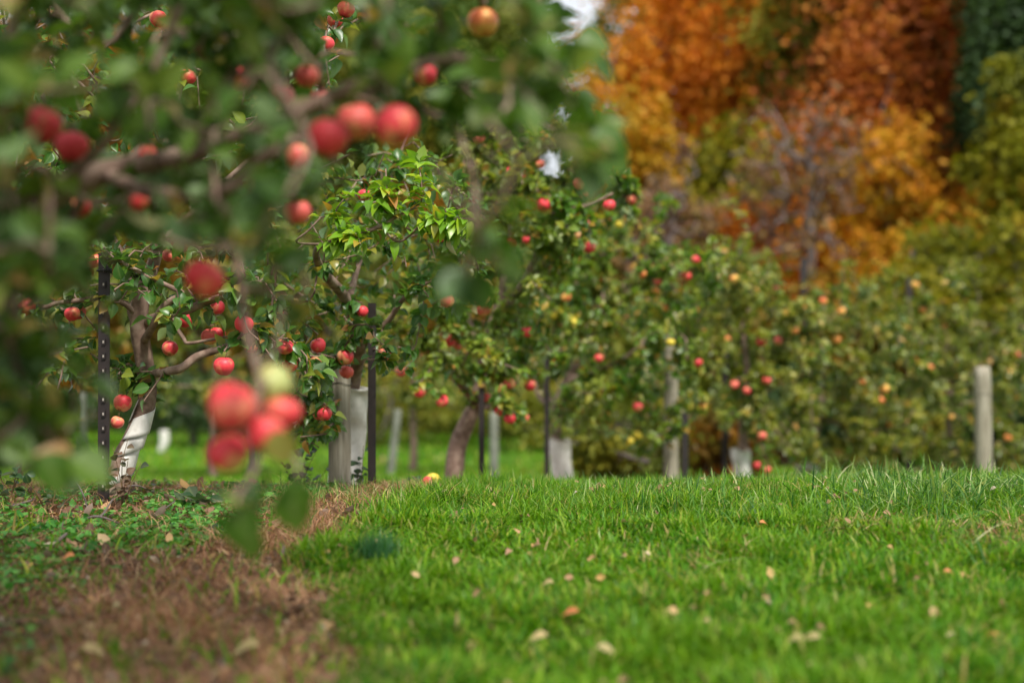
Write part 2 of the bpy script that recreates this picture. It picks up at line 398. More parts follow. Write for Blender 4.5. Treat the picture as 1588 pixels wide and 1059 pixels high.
# ================================================================== GROUND
xs = np.unique(np.concatenate([np.linspace(-4, 4, 200), np.linspace(-200, 200, 90)]))
ys = np.unique(np.concatenate([np.linspace(.2, 9, 230), np.linspace(9, 60, 80), np.linspace(-30, 400, 60)]))
XX, YY = np.meshgrid(xs, ys); ZZ = gz(XX, YY)
V = np.stack([XX, YY, ZZ], -1).reshape(-1, 3); nx = len(xs); ny = len(ys)
ii = np.arange((ny-1)*(nx-1)); r_, c_ = ii//(nx-1), ii % (nx-1); k0 = r_*nx+c_
Q = np.stack([k0, k0+1, k0+nx+1, k0+nx], 1)
st = np.clip(strip(V[:, 0], V[:, 1])/.12+.5, 0, 1)
me = rawmesh("ground", V, [Q], {'strip': st})
m, nt, b = newmat("ground_soil")
n1 = noise(nt, 22, 8, .7); n2 = noise(nt, 3, 4)
soil = ramp(nt, [(.3, (.05, .026, .016)), (.5, (.17, .09, .052)), (.72, (.36, .20, .12))]); nt.links.new(n1.outputs[0], soil.inputs[0])
gr = ramp(nt, [(.3, (.035, .085, .012)), (.55, (.07, .16, .02)), (.75, (.12, .2, .03))]); nt.links.new(n1.outputs[0], gr.inputs[0])
at = nt.nodes.new("ShaderNodeAttribute"); at.attribute_name = 'strip'
sep = nt.nodes.new("ShaderNodeSeparateXYZ"); t_ = nt.nodes.new("ShaderNodeTexCoord"); nt.links.new(t_.outputs['Object'], sep.inputs[0])
nt.links.new(mixc(nt, at.outputs['Fac'], gr.outputs[0], soil.outputs[0]), b.inputs['Base Color'])
b.inputs['Roughness'].default_value = .95; b.inputs['Specular IOR Level'].default_value = .1
bp = nt.nodes.new("ShaderNodeBump"); bp.inputs['Distance'].default_value = .02; bp.inputs['Strength'].default_value = .7
nt.links.new(n1.outputs[0], bp.inputs['Height']); nt.links.new(bp.outputs[0], b.inputs['Normal'])
tag(link("ground", me, m), kind='structure')

# ---- grass and ground cover (stuff)
def scatter(n, ylo, yhi, margin=1.12, pw=1.0, xmin=None):
    """random points inside the widened view wedge"""
    y = ylo+(yhi-ylo)*R.random(n*2)**pw; x = (R.random(n*2)*2-1)*(.36*y*margin+.25)
    keep = R.random(n*2) < (.36*y*margin+.25)/(.36*yhi*margin+.25)
    return x[keep], y[keep]
def blades(x, y, h, wd, lean, z0=None, segs=3):
    n = len(x); z = gz(x, y) if z0 is None else z0
    base = np.stack([x, y, z-.004], 1); az = R.uniform(0, 2*math.pi, n)
    dr = np.stack([np.cos(az), np.sin(az), 0*az], 1); sd_ = np.stack([-np.sin(az), np.cos(az), 0*az], 1)
    tw = R.normal(0, .5, n)[:, None]; sd_ = unit(sd_+dr*tw)
    V = []; rows = segs
    ss = np.linspace(0, 1, rows+1)
    for s in ss:
        bend = lean*s**1.8
        c = base+dr*(h*bend)[:, None]+np.array([0, 0, 1.])*(h*(s-0.35*np.minimum(lean, 1.6)*s**2.2))[:, None]
        hw = (wd*.5*(1-s**2.2*1.0)+wd*.02)[:, None]
        if s < 1: V += [c-sd_*hw, c+sd_*hw]
        else: V.append(c)
    m = 2*rows+1; V = np.stack(V, 1).reshape(-1, 3); off = (np.arange(n)*m)[:, None]
    Q = np.concatenate([off+np.array([[2*k, 2*k+1, 2*k+3, 2*k+2]]) for k in range(rows-1)])
    T = off+np.array([[2*rows-2, 2*rows-1, 2*rows]])
    hh = np.tile(np.repeat(ss, 2)[:m], n)
    return V, Q, T, np.repeat(R.random(n), m), hh
def grass_mat(name, stops, transl=.35, rough=.45, patch=None):
    return leaf_mat(name, stops, under=None, rib=0, transl=transl, rough=rough, patch=patch, spec=.2)
M['grass'] = grass_mat("grass", [(0, (.03, .10, .006)), (.3, (.055, .18, .006)), (.66, (.10, .27, .008)), (.8, (.24, .40, .02)), (.9, (.34, .42, .05)), (.94, (.36, .30, .09)), (1, (.42, .30, .14))], patch=(3.5, (.13, .27, .008), .6))
M['dead'] = grass_mat("dead_grass", [(0, (.16, .075, .035)), (.4, (.34, .165, .09)), (.8, (.52, .29, .16)), (1, (.65, .46, .27))], transl=.15, rough=.7)
M['herb'] = grass_mat("herb", [(0, (.03, .13, .025)), (.6, (.075, .26, .045)), (1, (.16, .36, .07))], transl=.3)
# lawn, three depth bands
def lawn(n, ylo, yhi, hr, wr, keepfn=None, tall=0):
    x, y = scatter(n, ylo, yhi); s = strip(x, y)
    dens = np.clip(-s/.10+.35, 0.03, 1)
    dens = dens*np.clip(.75+.9*vnoise(x, y, 6.5, 22), .25, 1); k = R.random(len(x)) < dens; x, y = x[k], y[k]; n = len(x)
    h = R.uniform(hr[0], hr[1], n)*(1+.35*vnoise(x, y, 1.3, 6)+.5*vnoise(x, y, 5.5, 21)); wd = R.uniform(wr[0], wr[1], n)
    return blades(x, y, np.maximum(h, .015), wd, R.uniform(.2, 1.5, n))
g1 = lawn(125000, 2.3, 5.0, (.035, .1), (.004, .0115))
g2 = lawn(150000, 5.0, 9.0, (.035, .105), (.0025, .0065))
g3 = lawn(60000, 9, 22, (.06, .13), (.008, .016))
g4 = lawn(42000, 22, 60, (.10, .2), (.03, .06))
leafobj("lawn_grass", [g1, g2, g3, g4], M['grass'], None, 0)
tag(bpy.data.objects["lawn_grass"], 'bright green mown grass covering the alley between the tree rows', 'grass', kind='stuff')
# tall tufts on the crest to the right
x = R.uniform(-.1, 3.2, 34000); y = 5.75+R.normal(0, .65, 34000)
k = R.random(len(x)) < np.clip((x-.1)/1.6, .12, 1)*np.clip(.35+.8*vnoise(x, y, 2.1, 9), .05, 1)*.62; x, y = x[k], y[k]
tl = blades(x, y, R.uniform(.06, .20, len(x))*(.55+.45*np.clip(x/1.5, 0, 1)), R.uniform(.003, .0085, len(x)), R.uniform(.1, 1.9, len(x)), segs=4)
x = R.uniform(-1.0, .9, 2600); y = 6.0+R.normal(0, .5, 2600)
tl2 = blades(x, y, R.uniform(.06, .13, len(x)), R.uniform(.002, .005, len(x)), R.uniform(.1, 1.3, len(x)), segs=4)
bx = np.array([P(q, 770, 5.6)[0] for q in (1292, 1375, 1438, 1462, 1420, 1530, 1350)]); by = np.array([5.55, 5.7, 5.5, 5.6, 5.8, 5.6, 5.9])
tl3 = blades(bx, by, np.array([.16, .15, .24, .2, .18, .15, .17]), np.full(7, .010), np.array([.9, .5, .35, .6, .2, .4, .5]), segs=6)
leafobj("tall_grass", [tl, tl2, tl3], grass_mat("tall_grass", [(0, (.02, .08, .015)), (.4, (.06, .17, .025)), (.75, (.14, .28, .05)), (.9, (.32, .42, .14)), (1, (.6, .58, .36))]), None, 0)
tag(bpy.data.objects["tall_grass"], 'longer unmown grass blades standing along the crest at the right', 'grass', kind='stuff')
# dead brown grass band along the strip's edge
x, y = scatter(150000, 2.3, 6.6); s = strip(x, y)
dens = np.clip(1-abs(s-.27-.12*np.clip((4.6-y)/.8, 0, 1))/(.42+.15*np.clip((4.6-y)/.8, 0, 1)), 0, 1)*(.55+.5*vnoise(x, y, 1.9, 5)); dens = dens*np.clip(.55+1.3*vnoise(x, y, 3.1, 31), .08, 1); dens = np.maximum(dens, (s > 0)*.08)
k = R.random(len(x)) < dens; x, y = x[k], y[k]; n = len(x)
dg = blades(x, y, R.uniform(.04, .11, n), R.uniform(.0012, .003, n), R.uniform(.9, 2.3, n), z0=gz(x, y)+R.random(n)*.02)
x2, y2 = scatter(30000, 2.3, 7); k = strip(x2, y2) < 0; k &= .7*vnoise(x2, y2, 1.7, 8)+1.0*np.exp(-((x2-1.5)/.45)**2-((y2-4.55)/.32)**2)+.3*R.random(len(x2)) > .60; x2, y2 = x2[k], y2[k]
dg2 = blades(x2, y2, R.uniform(.05, .12, len(x2)), R.uniform(.002, .004, len(x2)), R.uniform(.9, 2.2, len(x2)), z0=gz(x2, y2)+.01)
leafobj("dead_grass", [dg, dg2], M['dead'], None, 0)
tag(bpy.data.objects["dead_grass"], 'brown dead grass matted along the edge of the tree strip', 'dry grass', kind='stuff')
# low scalloped herbs under the trees
ang = np.arange(9)/9*2*math.pi
HERB = (np.concatenate([[(.0, 0, 0)], np.stack([.5+.5*np.cos(ang)*(1+.1*np.cos(ang*4)), .55*np.sin(ang), .12+.05*np.cos(ang*3)], 1)]),
        np.array([1.]+[0]*9), np.zeros((0, 4), int), np.array([(0, 1+j, 1+(j+1) % 9) for j in range(9)]))
HERB[0][0] = (.5, 0, -.02)
x, y = scatter(60000, 2.4, 6.9); s = strip(x, y)
dens = np.clip((s-.28-.35*np.clip((4.6-y)/.8, 0, 1))/.2, 0, 1)*np.clip(.22+1.5*vnoise(x, y, 2.0, 12)+.35*vnoise(x, y, 6, 13)+.9*np.exp(-((y-5.0)/.5)**2), 0.02, 1)
k = R.random(len(x)) < dens*.8; x, y = x[k], y[k]; n = len(x)
base = np.stack([x, y, gz(x, y)+R.uniform(.008, .035, n)+.012*vnoise(x, y, 5, 14)], 1); d = rdirs(n); d[:, 2] = abs(d[:, 2])*.25
h1 = leaves(HERB, base, d, unit(np.array([0, 0, 1.])+R.normal(0, .35, (n, 3))), R.uniform(.012, .03, n), R.uniform(-.1, .2, n))
leafobj("ground_ivy", [h1], M['herb'], None, 0)
tag(bpy.data.objects["ground_ivy"], 'low mat of round scalloped green leaves under the apple trees', 'ground cover', kind='stuff')
# leaf litter
M['litter'] = leaf_mat("litter", [(0, (.07, .035, .02)), (.5, (.2, .10, .06)), (.8, (.34, .19, .11)), (.93, (.5, .3, .1)), (1, (.5, .42, .33))], under=(.3, .24, .2), rough=.75, transl=.1, rib=.2)
x, y = scatter(44000, 2.3, 7.5); s = strip(x, y); k = R.random(len(x)) < np.where(s > 0, np.clip(.6-.3*np.exp(-((s-.3)/.2)**2)+.4*vnoise(x, y, 3.1, 33), .1, 1), .008); x, y = x[k], y[k]; n = len(x)
d = rdirs(n); d[:, 2] *= .25
lt = leaves(LEAF_MD, np.stack([x, y, gz(x, y)+R.uniform(.004, .02, n)], 1), d, unit(np.array([0, 0, 1.])+R.normal(0, .5, (n, 3))), R.uniform(.012, .03, n)*(1+1.2*(R.random(n) < .15)), R.uniform(-.9, 1.1, n), wid=.7)
x, y = scatter(230, 2.6, 6.3); n = len(x); d = rdirs(n); d[:, 2] *= .25
k = strip(x, y) < 0; x, y, d = x[k], y[k], d[k]; n = len(x)
lt2 = leaves(LEAF_MD, np.stack([x, y, gz(x, y)+R.uniform(.035, .06, n)], 1), d, unit(np.array([0, -.6, 1.])+R.normal(0, .4, (n, 3))), R.uniform(.018, .045, n), R.uniform(-.6, .8, n), wid=.7)
lt2 = (lt2[0], lt2[1], lt2[2], .55+.45*lt2[3], lt2[4])
leafobj("leaf_litter", [lt, lt2], M['litter'], None, 0)
tag(bpy.data.objects["leaf_litter"], 'small curled brown leaves littering the soil below the trees', 'leaf litter', kind='stuff')
#@@OBJECTS
# ================================================================== APPLE TREES
def apple_tree(base, seeds, targets, label, mat, per, back, L, tmpl, nlimb=6, step=.12, curl=(.15, .7), up=.35, k=.0022, minr=0, bark=None, rt=.0015, droop=0, spread=1.0, extra_leaf=None, cull=None):
    root = empty('apple_tree', base, label, 'apple tree', 'apple trees standing in the row')
    pos, par, tips, rmin, ns = grow(seeds, targets, step, droop=droop)
    rd_, cnt = radii(par, tips, rmin, k, rt)
    skeleton(root, pos, par, rd_, cnt, bark or BARK, nlimb, 5, minr)
    parts = [twig_leaves(pos, par, tips, per, back, L, tmpl, curl, up, spread, cull)]
    if extra_leaf: parts += extra_leaf
    leafobj('foliage', parts, mat, root, np.array(base))
    return root, pos, par, tips
def in_px(n, Yr, poly, accept=None):
    """n points whose photo position lies in a polygon, at depths Yr (a slab of the crown's volume)"""
    poly = np.array(poly, float); lo = poly.min(0); hi = poly.max(0); o = []
    while len(o) < n:
        q = R.uniform(lo, hi); ins = False; j = len(poly)-1
        for i in range(len(poly)):
            if (poly[i, 1] > q[1]) != (poly[j, 1] > q[1]) and q[0] < (poly[j, 0]-poly[i, 0])*(q[1]-poly[i, 1])/(poly[j, 1]-poly[i, 1])+poly[i, 0]: ins = not ins
            j = i
        if ins and (accept is None or R.random() < accept(q)): o.append(P(q[0], q[1], R.uniform(*Yr)))
    return o

# ---- tree A : nearest crown, trunk out of frame at the left
A_APPLES = [(65, 196, 2.7, .037, 'apple', 'large red apple at the far left edge, highest one beside the blurred limb'),
 (112, 228, 2.9, .034, 'apple', 'dark red apple tucked just right of and below the big one at far left'),
 (508, 214, 2.55, .036, 'apple', 'left apple of the big high red cluster over the middle'),
 (552, 190, 2.75, .038, 'apple_pink', 'paler middle apple of the big high red cluster'),
 (613, 196, 2.45, .0375, 'apple', 'right and roundest apple of the big high red cluster'),
 (316, 432, 2.5, .0365, 'apple', 'single round red apple hanging alone above the crossing branches'),
 (361, 632, 2.3, .0395, 'apple', 'biggest red apple, top left of the low hanging cluster'),
 (437, 640, 2.45, .034, 'apple', 'red apple at the right of the low hanging cluster'),
 (412, 674, 2.35, .034, 'apple', 'red apple at the lower middle right of the low hanging cluster'),
 (354, 702, 2.4, .035, 'apple', 'lowest red apple of the low hanging cluster'),
 (424, 598, 2.45, .035, 'apple_green', 'pale green apple on top of the low hanging cluster'),
 (228, 243, 3.2, .026, 'apple', 'small red apple at the left end of the thick blurred limb'),
 (213, 311, 3.1, .025, 'apple', 'small red apple on the short twig under the thick limb'),
 (476, 119, 3.3, .029, 'apple_pink', 'pinkish apple crowning the cluster left of the upper middle'),
 (438, 148, 3.3, .028, 'apple', 'dark red apple at left of the upper cluster under a pink one'),
 (497, 152, 3.4, .024, 'apple_pink', 'small pink apple at right of the upper cluster'),
 (660, 118, 3.4, .027, 'apple', 'red apple hanging alone up right of the big high cluster'),
 (461, 243, 3.1, .028, 'apple_pink', 'pink apple hanging just under the rising thick limb'),
 (122, 322, 3.2, .026, 'apple', 'small dim red apple below the big left edge apple'),
 (372, 122, 3.3, .026, 'apple', 'dim red apple at the tip of the upright blurred branch'),
 (462, 330, 3.2, .030, 'apple_pink', 'dim pink apple half hidden below the rising limb'),
 (750, 36, 3.3, .036, 'apple_orange', 'orange red apple high in the leaves near the top middle')]
tA = P(-330, 620, 2.7); tA[2] = gz(tA[0], tA[1])-.03
seedsA = [([tA, P(-320, 600, 2.7), P(-290, 380, 2.72), P(-200, 300, 2.75)], [.085, .075, .06, .045], None),
 ([P(-200, 300, 2.75), P(-60, 330, 2.8), P(60, 310, 2.85), P(160, 268, 2.85), P(245, 252, 2.8), P(292, 246, 2.75), P(340, 224, 2.7), P(380, 206, 2.65), P(430, 188, 2.6), P(560, 130, 2.6), P(700, 90, 2.7), P(820, 120, 2.75)], [0.0288, 0.0202, 0.0173, 0.0130, 0.0108, 0.0101, 0.0094, 0.0086, 0.0072, 0.0050, 0.0036, 0.0022], 0),
 ([P(245, 252, 2.8), P(282, 238, 2.95), P(316, 204, 3.0), P(328, 172, 3.0), P(354, 116, 3.05), P(380, 30, 3.1)], [0.0101, 0.0101, 0.0086, 0.0079, 0.0079, 0.0043], 0),
 ([P(160, 268, 2.85), P(240, 300, 2.7), P(333, 298, 2.6), P(371, 279, 2.6), P(408, 245, 2.6), P(449, 221, 2.6), P(500, 160, 2.85), P(590, 145, 2.88), P(700, 190, 2.7)], [0.0115, 0.0094, 0.0094, 0.0094, 0.0086, 0.0079, 0.0058, 0.0043, 0.0022], 0),
 ([P(60, 310, 2.85), P(120, 262, 2.7), P(167, 218, 2.6), P(184, 184, 2.6), P(215, 148, 2.6), P(260, 60, 2.6), P(300, -60, 2.6)], [0.0101, 0.0086, 0.0086, 0.0086, 0.0072, 0.0050, 0.0029], 0),
 ([P(-60, 330, 2.8), P(-20, 240, 2.6), P(8, 156, 2.5), P(20, 40, 2.5), P(60, -90, 2.5)], [0.0115, 0.0086, 0.0072, 0.0050, 0.0029], 0),
 ([P(-60, 330, 2.8), P(30, 262, 2.6), P(85, 272, 2.6), P(112, 292, 2.6), P(153, 318, 2.6), P(205, 303, 2.7), P(245, 285, 2.8)], [0.0086, 0.0065, 0.0065, 0.0058, 0.0058, 0.0043, 0.0029], 0),
 ([P(333, 298, 2.6), P(356, 345, 2.6), P(372, 430, 2.62), P(385, 520, 2.5), P(402, 590, 2.42), P(396, 650, 2.36), P(400, 720, 2.34)], [0.0050, 0.0043, 0.0036, 0.0029, 0.0025, 0.0022, 0.0014], 0),
 ([P(60, 310, 2.85), P(30, 400, 2.6), P(20, 520, 2.5), P(40, 620, 2.45), P(90, 690, 2.4)], [0.0058, 0.0043, 0.0036, 0.0029, 0.0022], 0),
 ([P(700, 190, 2.7), P(728, 250, 2.6), P(738, 330, 2.45), P(722, 418, 2.3)], [.002, .0018, .0016, .0013], 0)]
top = [(-350, -260), (820, -260), (875, -60), (880, 20), (905, 110), (850, 190), (940, 235), (790, 260), (735, 240), (640, 300), (480, 345), (380, 400), (300, 380), (190, 400), (110, 430), (-350, 520)]
ZONES = [(300, 470, 150, 100, .9), (80, 475, 110, 40, .75), (620, 330, 150, 85, .93), (600, 440, 170, 70, .8), (292, 120, 26, 22, .8), (252, 32, 45, 30, .8), (520, 45, 42, 55, .8), (300, 640, 170, 90, .85), (560, 600, 150, 110, .97), (790, 280, 120, 80, .85),
         (500, 690, 120, 90, .9), (185, 640, 60, 110, .85), (300, 760, 60, 60, .9), (372, 186, 18, 16, .7), (700, 240, 70, 60, .6), (897, 40, 40, 52, .75), (903, 140, 30, 32, .85), (163, 560, 34, 190, .9), (560, 330, 40, 60, .8)]
LIMBPX = [[(160, 268), (245, 252), (292, 246), (340, 224), (380, 206), (430, 188)], [(333, 298), (371, 279), (408, 245), (449, 221)], [(167, 218), (184, 184), (215, 148)], [(290, 232), (316, 204), (328, 172), (354, 116)], [(8, 156), (30, 230)], [(85, 272), (112, 292), (153, 318)]]
def cullA(B):
    x, y = px_of(B); keep = np.ones(len(B), bool); u = R.random(len(B))
    for cx, cy, rx, ry, p in ZONES: keep &= ~((((x-cx)/rx)**2+((y-cy)/ry)**2 < 1) & (u < p))
    for a in A_APPLES:
        rr = a[3]*FPX/a[2]*(1.25 if a[3] > .033 else 1.0); keep &= ~((np.hypot(x-a[0], y-a[1]) < rr+(20 if a[3] > .033 else 12)) & (B[:, 1] < a[2]+.03))
    for l in LIMBPX:
        for (x0, y0), (x1, y1) in zip(l, l[1:]):
            t = np.clip(((x-x0)*(x1-x0)+(y-y0)*(y1-y0))/((x1-x0)**2+(y1-y0)**2), 0, 1)
            keep &= ~((np.hypot(x-x0-t*(x1-x0), y-y0-t*(y1-y0)) < 20) & (B[:, 1] < 2.95) & (u < .65))
    return keep
tgt = [q for q in in_px(900, (2.0, 3.6), top, lambda q: 1 if q[0] < 480 else .85)]
kp = cullA(np.array(tgt)); tgt = [q for q, k in zip(tgt, kp) if k][:500]
tgt += in_px(110, (2.2, 3.8), [(-900, -700), (250, -700), (400, -250), (-350, -250), (-350, 400), (-900, 400)])  # unseen crown above and left of the frame, added to shade the tree
tgt += in_px(60, (2.3, 3.3), [(-100, 420), (210, 400), (150, 560), (120, 720), (-80, 700)])
tgt += in_px(5, (2.2, 2.7), [(400, 380), (470, 380), (480, 470), (420, 500)])
tgt += in_px(4, (2.2, 2.4), [(700, 360), (790, 380), (770, 460), (700, 460)])
tgt += [P(382, 790, 2.2), P(462, 735, 2.3), P(450, 700, 2.35), P(330, 600, 2.3), P(370, 760, 2.25), P(920, 212, 2.5), P(935, 225, 2.6), P(905, 95, 2.7), P(1, 660, 2.3), P(120, 725, 2.3)]
tgt += apple_targets([a[:4] for a in A_APPLES])
hangers = []
for (x_, y_, Y_, dx, dz, L_) in ((372, 770, 2.2, .05, -1, .085), (448, 742, 2.3, .15, -1, .09), (462, 730, 2.3, -.1, -1, .08), (388, 800, 2.2, 0, -1, .07), (425, 655, 2.2, .3, -1, .07), (722, 412, 2.3, -.7, -.8, .08), (724, 415, 2.3, .5, -1, .08), (735, 330, 2.45, .5, -1, .08), (900, 85, 2.6, .8, -.5, .08), (905, 205, 2.5, 1, -.25, .085), (925, 215, 2.5, .8, -.8, .08), (880, 60, 2.7, .7, -.1, .085), (100, 700, 2.3, .9, -.5, .09), (60, 690, 2.3, .5, -.8, .09)):
    hangers.append((P(x_, y_, Y_), (dx, -.1, dz), L_))
HB = np.array([h[0] for h in hangers]); HD = np.array([h[1] for h in hangers], float)
hl = leaves(LEAF_HI, HB, HD, unit(np.array([0.1, -1., .3])+R.normal(0, .3, HB.shape)), np.array([h[2] for h in hangers]), .25, wid=.9)
apple_tree(tA, seedsA, tgt, 'nearest apple tree, its leafy crown filling the upper left with fruit hanging close', M['leafA'], 11, .20, (.055, .085), LEAF_HI, 9, .10, up=.2, droop=.05, extra_leaf=[hl], cull=cullA)
for a in A_APPLES: apple(P(*a[:3]), a[3], a[4], a[5], None)

# ---- tree B : sharp tree behind the steel post
B_APPLES = [(41, 476, 5.4, .036, 'apple', 'sharp dark red apple at far left on a thin branch'),
 (112, 487, 5.6, .031, 'apple', 'left apple of the red pair just left of the steel post'),
 (122, 484, 5.75, .031, 'apple_pink', 'right apple of the red pair just left of the steel post'),
 (143, 404, 5.6, .034, 'apple_pink', 'pinkish apple beside the top of the steel post'),
 (50, 575, 5.7, .034, 'apple_pink', 'pinkish apple low at far left under the sharp dark one'),
 (378, 503, 5.35, .036, 'apple', 'sharp red apple with a green patch at the end of the curved branch'),
 (386, 524, 5.55, .034, 'apple_green', 'half green apple hidden under the sharp one at the curved branch end'),
 (391, 537, 5.75, .030, 'apple_pink', 'lowest pink apple under the curved branch end'),
 (347, 568, 5.3, .0385, 'apple', 'sharp orange red apple showing its eye below the low limb'),
 (285, 496, 5.7, .034, 'apple', 'red apple framed by the fork of the low and middle limbs'),
 (325, 523, 5.6, .034, 'apple_pink', 'left apple with a bright yellow leaf across it'),
 (338, 518, 5.65, .031, 'apple', 'right red apple with a dark leaf in front, above the low limb'),
 (337, 477, 5.8, .031, 'apple', 'small red apple just right below the big foreground apple'),
 (264, 541, 5.8, .033, 'apple', 'red apple beside the trunk above the low limb'),
 (442, 538, 5.6, .035, 'apple', 'upper red apple of the loose trio right of the curved branch'),
 (449, 566, 5.7, .032, 'apple_pink', 'lower pink apple of the loose trio right of the curved branch'),
 (430, 490, 5.9, .034, 'apple_orange', 'dim orange apple in shade right of the curved branch'),
 (493, 536, 6.0, .033, 'apple', 'red apple above the grey wooden post, left of the near post apple'),
 (190, 625, 5.6, .036, 'apple', 'red fruit hanging beside the top of the white trunk guard'),
 (182, 655, 5.5, .026, 'apple_pink', 'small pink fruit lying against the white trunk guard'),
 (262, 397, 5.7, .030, 'apple_pink', 'left pink apple of the pair high above the limb fork'),
 (273, 400, 5.8, .028, 'apple_orange', 'right apple of the pair high above the limb fork'),
 (292, 120, 5.7, .034, 'apple', 'small sharp red apple alone in the leaves near the top left'),
 (245, 30, 5.6, .034, 'apple', 'left sharp red apple under curled leaves at the very top left'),
 (258, 38, 5.7, .034, 'apple_pink', 'right half hidden apple under curled leaves at the very top left'),
 (372, 187, 6.3, .02, 'apple_orange', 'tiny orange red fruit between the blurred limbs'),
 (536, 15, 5.4, .034, 'apple', 'topmost sharp red apple at the top edge, left of the middle'),
 (520, 32, 5.5, .031, 'apple', 'red apple just below the topmost one at the top edge'),
 (506, 69, 5.3, .031, 'apple', 'oval red apple hanging lowest of the top edge group')]
tB = P(180, 752, 5.6); tB[2] = gz(tB[0], tB[1])-.02
seedsB = [([tB, P(190, 715, 5.6), P(206, 680, 5.62), P(228, 620, 5.65), P(224, 560, 5.65), P(216, 510, 5.62), P(220, 460, 5.6), P(245, 380, 5.6), P(250, 260, 5.6), P(280, 130, 5.7), P(300, -40, 5.8)], [.05, .042, .038, .036, .036, .036, .034, .022, .017, .012, .008], None),
 ([P(222, 530, 5.63), P(235, 510, 5.5), P(251, 479, 5.42), P(268, 464, 5.4), P(284, 456, 5.4), P(262, 444, 5.38), P(236, 432, 5.36), P(197, 411, 5.35), P(170, 391, 5.35)], [.018, .015, .014, .012, .011, .009, .009, .008, .005], 0),
 ([P(224, 500, 5.62), P(251, 490, 5.55), P(289, 481, 5.5), P(315, 470, 5.5), P(341, 461, 5.5), P(400, 440, 5.6), P(470, 380, 5.7)], [.022, .02, .018, .016, .014, .009, .005], 0),
 ([P(225, 590, 5.65), P(240, 580, 5.55), P(258, 576, 5.45), P(283, 570, 5.4), P(306, 553, 5.4), P(353, 537, 5.38), P(371, 522, 5.4), P(392, 505, 5.45)], [.02, .018, .017, .0165, .016, .0125, .009, .005], 0),
 ([P(284, 456, 5.4), P(270, 495, 5.45), P(285, 525, 5.45), P(293, 532, 5.45), P(330, 526, 5.45), P(362, 520, 5.45)], [.008, .008, .008, .007, .006, .003], 0),
 ([P(216, 490, 5.6), P(190, 470, 5.55), P(160, 462, 5.5), P(120, 466, 5.45), P(88, 470, 5.4), P(68, 476, 5.4), P(51, 462, 5.4)], [.012, .010, .008, .006, .005, .005, .003], 0),
 ([P(341, 461, 5.5), P(350, 435, 5.3), P(367, 456, 5.3), P(377, 486, 5.3), P(384, 510, 5.3), P(401, 527, 5.3)], [.006, .004, .004, .004, .003, .002], 0),
 ([P(216, 505, 5.62), P(205, 478, 5.7), P(212, 440, 5.75), P(180, 380, 5.8), P(100, 250, 5.8), P(40, 60, 5.9)], [.026, .022, .018, .014, .01, .006], 0),
 ([P(245, 380, 5.6), P(330, 300, 5.7), P(430, 200, 5.7), P(510, 60, 5.5), P(540, -40, 5.5)], [.014, .012, .010, .007, .004], 0)]
tg = in_px(330, (5.2, 6.6), [(-160, -150), (600, -150), (560, 120), (480, 260), (430, 430), (-160, 430)])
tg += in_px(58, (5.2, 5.9), [(150, 385), (300, 360), (430, 400), (440, 520), (400, 560), (370, 480), (255, 500), (150, 520)])
tg += in_px(75, (5.3, 6.1), [(-80, 430), (170, 430), (170, 560), (90, 640), (-80, 640)])
tg += in_px(16, (5.4, 5.8), [(180, 560), (240, 560), (230, 625), (180, 620)])
tg += in_px(20, (5.4, 5.9), [(400, 500), (500, 520), (500, 600), (430, 620), (400, 570)])
tg += apple_targets([a[:4] for a in B_APPLES if a[1] > 0 and not (a[0] == 182)])
apple_tree(tB, seedsB, tg, 'sharply seen apple tree rising behind the dark steel post at the left', M['leafB'], 9, .2, (.05, .082), LEAF_HI, 9, .09, up=.45, k=.0017)
for a in B_APPLES: apple(P(*a[:3]), a[3], a[4], a[5], None)

# ---- tree C : fresh green branch in focus, trunk behind the wooden post
C_APPLES = [(685, 363, 5.8, .0375, 'apple', 'crimson apple under the fresh green sprig near the middle'),
 (536, 554, 6.2, .037, 'apple', 'upper apple directly over the top of the grey wooden post'),
 (537, 577, 6.3, .033, 'apple_pink', 'lower pink apple at the top of the grey wooden post'),
 (497, 640, 6.1, .035, 'apple', 'left red apple of the low pair left of the grey wooden post'),
 (488, 562, 6.2, .030, 'apple_pink', 'thin pink apple left of the apples over the wooden post'),
 (503, 642, 6.0, .032, 'apple', 'right red apple of the low pair left of the grey wooden post'),
 (597, 550, 6.5, .033, 'apple', 'red apple right of the steel post top near the middle'),
 (566, 285, 6.2, .03, 'apple_pink', 'pink apple left of the tip of the fresh green sprig'),
 (565, 303, 6.3, .03, 'apple', 'red apple lower left of the tip of the fresh green sprig'),
 (562, 483, 6.3, .026, 'apple', 'small red apple high between wooden post and leaves'),
 (694, 467, 6.6, .034, 'apple', 'dark red apple in shade under the middle leaves')]
tC = P(535, 735, 6.95); tC[2] = gz(tC[0], tC[1])-.02
